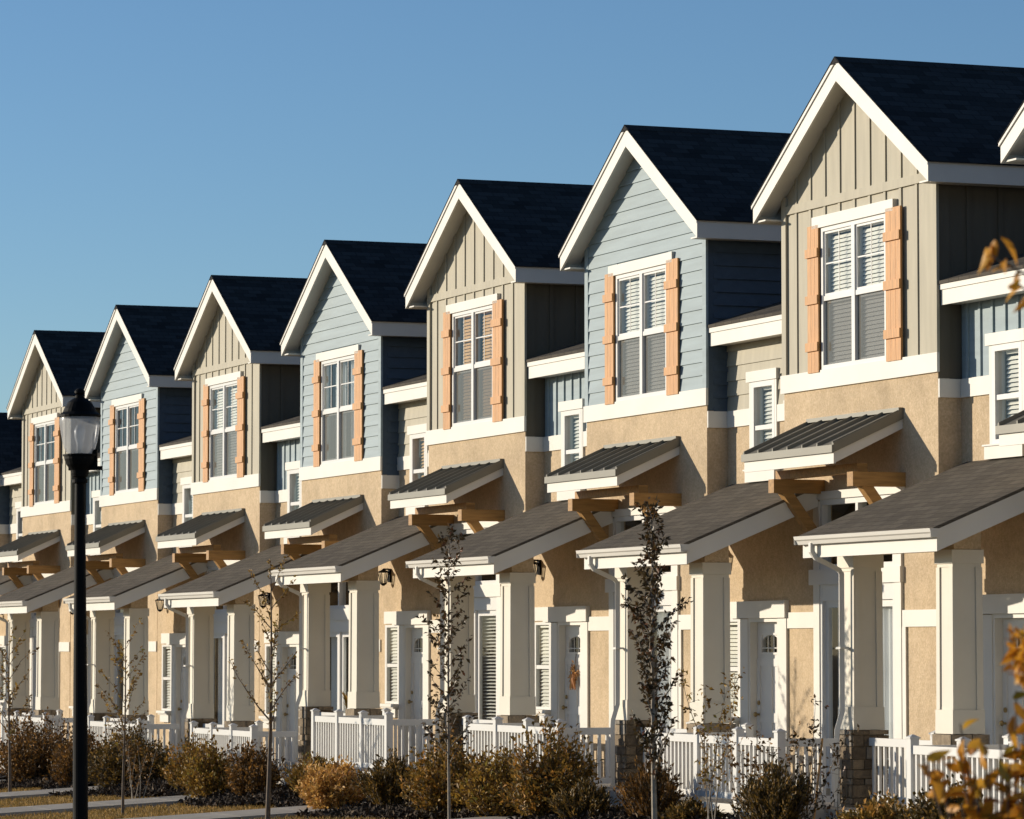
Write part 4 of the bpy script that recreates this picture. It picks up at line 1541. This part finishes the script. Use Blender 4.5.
# ---- autumn plants close to the camera
def big_leaf(name, mat, parent, rng, pts, dirs, L, W, n_seg=5):
    mb = MB()
    for p, d in zip(pts, dirs):
        d = Vector(d).normalized()
        side = d.cross(Vector(rnd_unit(rng, 1)[0])).normalized()
        nrm = side.cross(d).normalized()
        l = L * rng.uniform(0.7, 1.2)
        w = l * W
        bend = rng.uniform(0.1, 0.6)
        vs, fs = [], []
        for k in range(n_seg + 1):
            t = k / n_seg
            c = Vector(p) + d * (l * t) + nrm * (-bend * l * t * t) + Vector((0, 0, -0.15 * l * t * t))
            hw = w / 2 * math.sin(math.pi * min(1, 0.05 + 0.95 * t) ** 0.8)
            vs += [c + side * hw + nrm * hw * 0.3, c, c - side * hw + nrm * hw * 0.3]
        for k in range(n_seg):
            a = 3 * k
            fs += [(a, a + 1, a + 4, a + 3), (a + 1, a + 2, a + 5, a + 4)]
        mb.add(vs, fs)
    return part(name, mat, parent, lambda m: m.add(mb.v, mb.f), smooth=True)


def near_plant(name, loc, stems, L, seed, lab, cat, per, mat='leaf_orange'):
    rng = np.random.default_rng(seed)
    R = empty(name, loc)
    mb = MB(); P, D = [], []
    stems = list(stems)
    for tgt, m in stems:
        m = int(m * 2.2)
        tgt = np.array(tgt)
        ln = np.linalg.norm(tgt)
        mid = tgt * 0.5 + np.array([0, 0, 0.12 * ln])
        pts = [np.array([0, 0, -0.05]), mid * 0.5 + np.array([0, 0, 0.06 * ln]), mid, (mid + tgt) / 2 + np.array([0, 0, 0.04 * ln]), tgt]
        mb.tube(pts, [0.009, 0.008, 0.006, 0.005, 0.003], 6)
        for k in range(m):
            t = rng.uniform(1.6, 4.0); i = min(int(t), 3)
            p = pts[i] + (pts[i + 1] - pts[i]) * (t - i)
            P.append(p + rng.normal(size=3) * 0.01)
            dd = (pts[i + 1] - pts[i]); dd = dd / np.linalg.norm(dd)
            D.append(dd * 0.6 + rnd_unit(rng, 1)[0] * 0.9)
    part('stem', 'bark', R, lambda m: m.add(mb.v, mb.f))
    big_leaf('foliage', mat, R, rng, P, D, L, 0.42)
    tag(R, lab, cat)
    return R


CAM = Vector((43.175, -21.125, 2.0))
bx, by = 30.66, -14.40
bz = gz(bx, by)
T = [(30.604, -14.677, 1.60, 9), (30.641, -14.595, 1.74, 9), (30.67, -14.511, 1.66, 11), (30.697, -14.425, 1.60, 12), (30.607, -14.64, 1.50, 12),
     (30.696, -14.463, 1.70, 9), (30.649, -14.541, 1.56, 14), (30.721, -14.381, 1.74, 9), (30.80, -14.30, 1.62, 14), (30.75, -14.22, 1.76, 10),
     (30.45, -14.45, 1.52, 12), (30.55, -14.35, 1.58, 12), (30.62, -14.58, 1.45, 14), (30.85, -14.45, 1.5, 12), (30.72, -14.52, 1.42, 14), (30.70, -14.60, 1.36, 12), (30.62, -14.50, 1.30, 14), (30.66, -14.66, 1.40, 12), (30.78, -14.40, 1.40, 14), (30.60, -14.72, 1.62, 4), (30.70, -14.40, 1.86, 6), (30.68, -14.56, 1.52, 16), (30.74, -14.46, 1.56, 16), (30.64, -14.60, 1.64, 10), (30.70, -14.48, 1.34, 16), (30.76, -14.36, 1.66, 14)]
near_plant('autumn_bush', (bx, by, bz), [((a - bx, b - by, c - bz), m) for a, b, c, m in T], 0.088, 91,
           'blurred orange-leaved bush closest to the camera in the lower right corner', 'bush', 10)

tx, ty = 32.05, -14.30
tz = gz(tx, ty)
R = empty('autumn_tree', (tx, ty, tz))
rng = np.random.default_rng(5)
mb = MB(); P, D = [], []
trunk = [np.array([0.02 * math.sin(k), 0.02 * math.cos(1.3 * k), -0.1 + k * 0.5]) for k in range(10)]
mb.tube(trunk, [0.05 - 0.0045 * k for k in range(10)], 8)
ends = [((31.66, -15.00, 3.31), 2.7, 6), ((31.70, -14.93, 3.22), 2.5, 5), ((31.72, -14.90, 2.02), 1.5, 12), ((31.80, -14.86, 2.06), 1.5, 12)]
for k in range(16):
    a = rng.uniform(-0.6, 2.6)
    hz = rng.uniform(1.6, 3.9)
    ends.append(((tx + math.cos(a) * rng.uniform(0.5, 0.9), ty + abs(math.sin(a)) * rng.uniform(0.4, 0.9) + 0.1, tz + hz + 0.4), hz, 14))
for (ex, ey, ez), hz, m in ends:
    s = np.array([0, 0, min(hz, 4.2)])
    e = np.array([ex - tx, ey - ty, ez - tz])
    mid = (s + e) / 2 + np.array([0, 0, 0.10])
    pts = [s, (s + mid) / 2 + np.array([0, 0, 0.04]), mid, (mid + e) / 2 + np.array([0, 0, 0.02]), e]
    mb.tube(pts, [0.013, 0.011, 0.008, 0.006, 0.003], 6)
    for q in range(m):
        t = rng.uniform(2.3, 4.0); i = min(int(t), 3)
        P.append(pts[i] + (pts[i + 1] - pts[i]) * (t - i)); dd = pts[i + 1] - pts[i]
        D.append(dd / np.linalg.norm(dd) * 0.5 + rnd_unit(rng, 1)[0] * 0.8 + np.array([0, 0, -0.5]))
CP, CD = [], []
for c, spread, m in (((31.625, -14.872, 2.00), 0.045, 110), ((31.63, -14.865, 1.93), 0.03, 50)):
    for q in range(m):
        v = rnd_unit(rng, 1)[0]
        CP.append(np.array(c) - np.array([tx, ty, tz]) + v * spread * rng.uniform(0.2, 1.3) * np.array([1, 1, 1.4])); CD.append(v + np.array([0, 0, -0.2]))
for c in ((31.655, -15.01, 3.335), (31.665, -14.985, 3.36), (31.668, -14.965, 3.37), (31.672, -14.95, 3.30), (31.66, -14.99, 3.30), (31.675, -14.94, 3.20)):
    CP.append(np.array(c) - np.array([tx, ty, tz])); CD.append(rnd_unit(rng, 1)[0] + np.array([0, 0, -0.4]))
big_leaf('leaf_cluster', 'leaf_orange', R, rng, CP[:-6], CD[:-6], 0.040, 0.5)
P += CP[-6:]; D += CD[-6:]
part('trunk', 'bark', R, lambda m: m.add(mb.v, mb.f))
big_leaf('crown', 'leaf_orange', R, rng, P, D, 0.085, 0.42)
tag(R, 'close blurred autumn twigs with orange leaves reaching in at the right edge', 'tree')
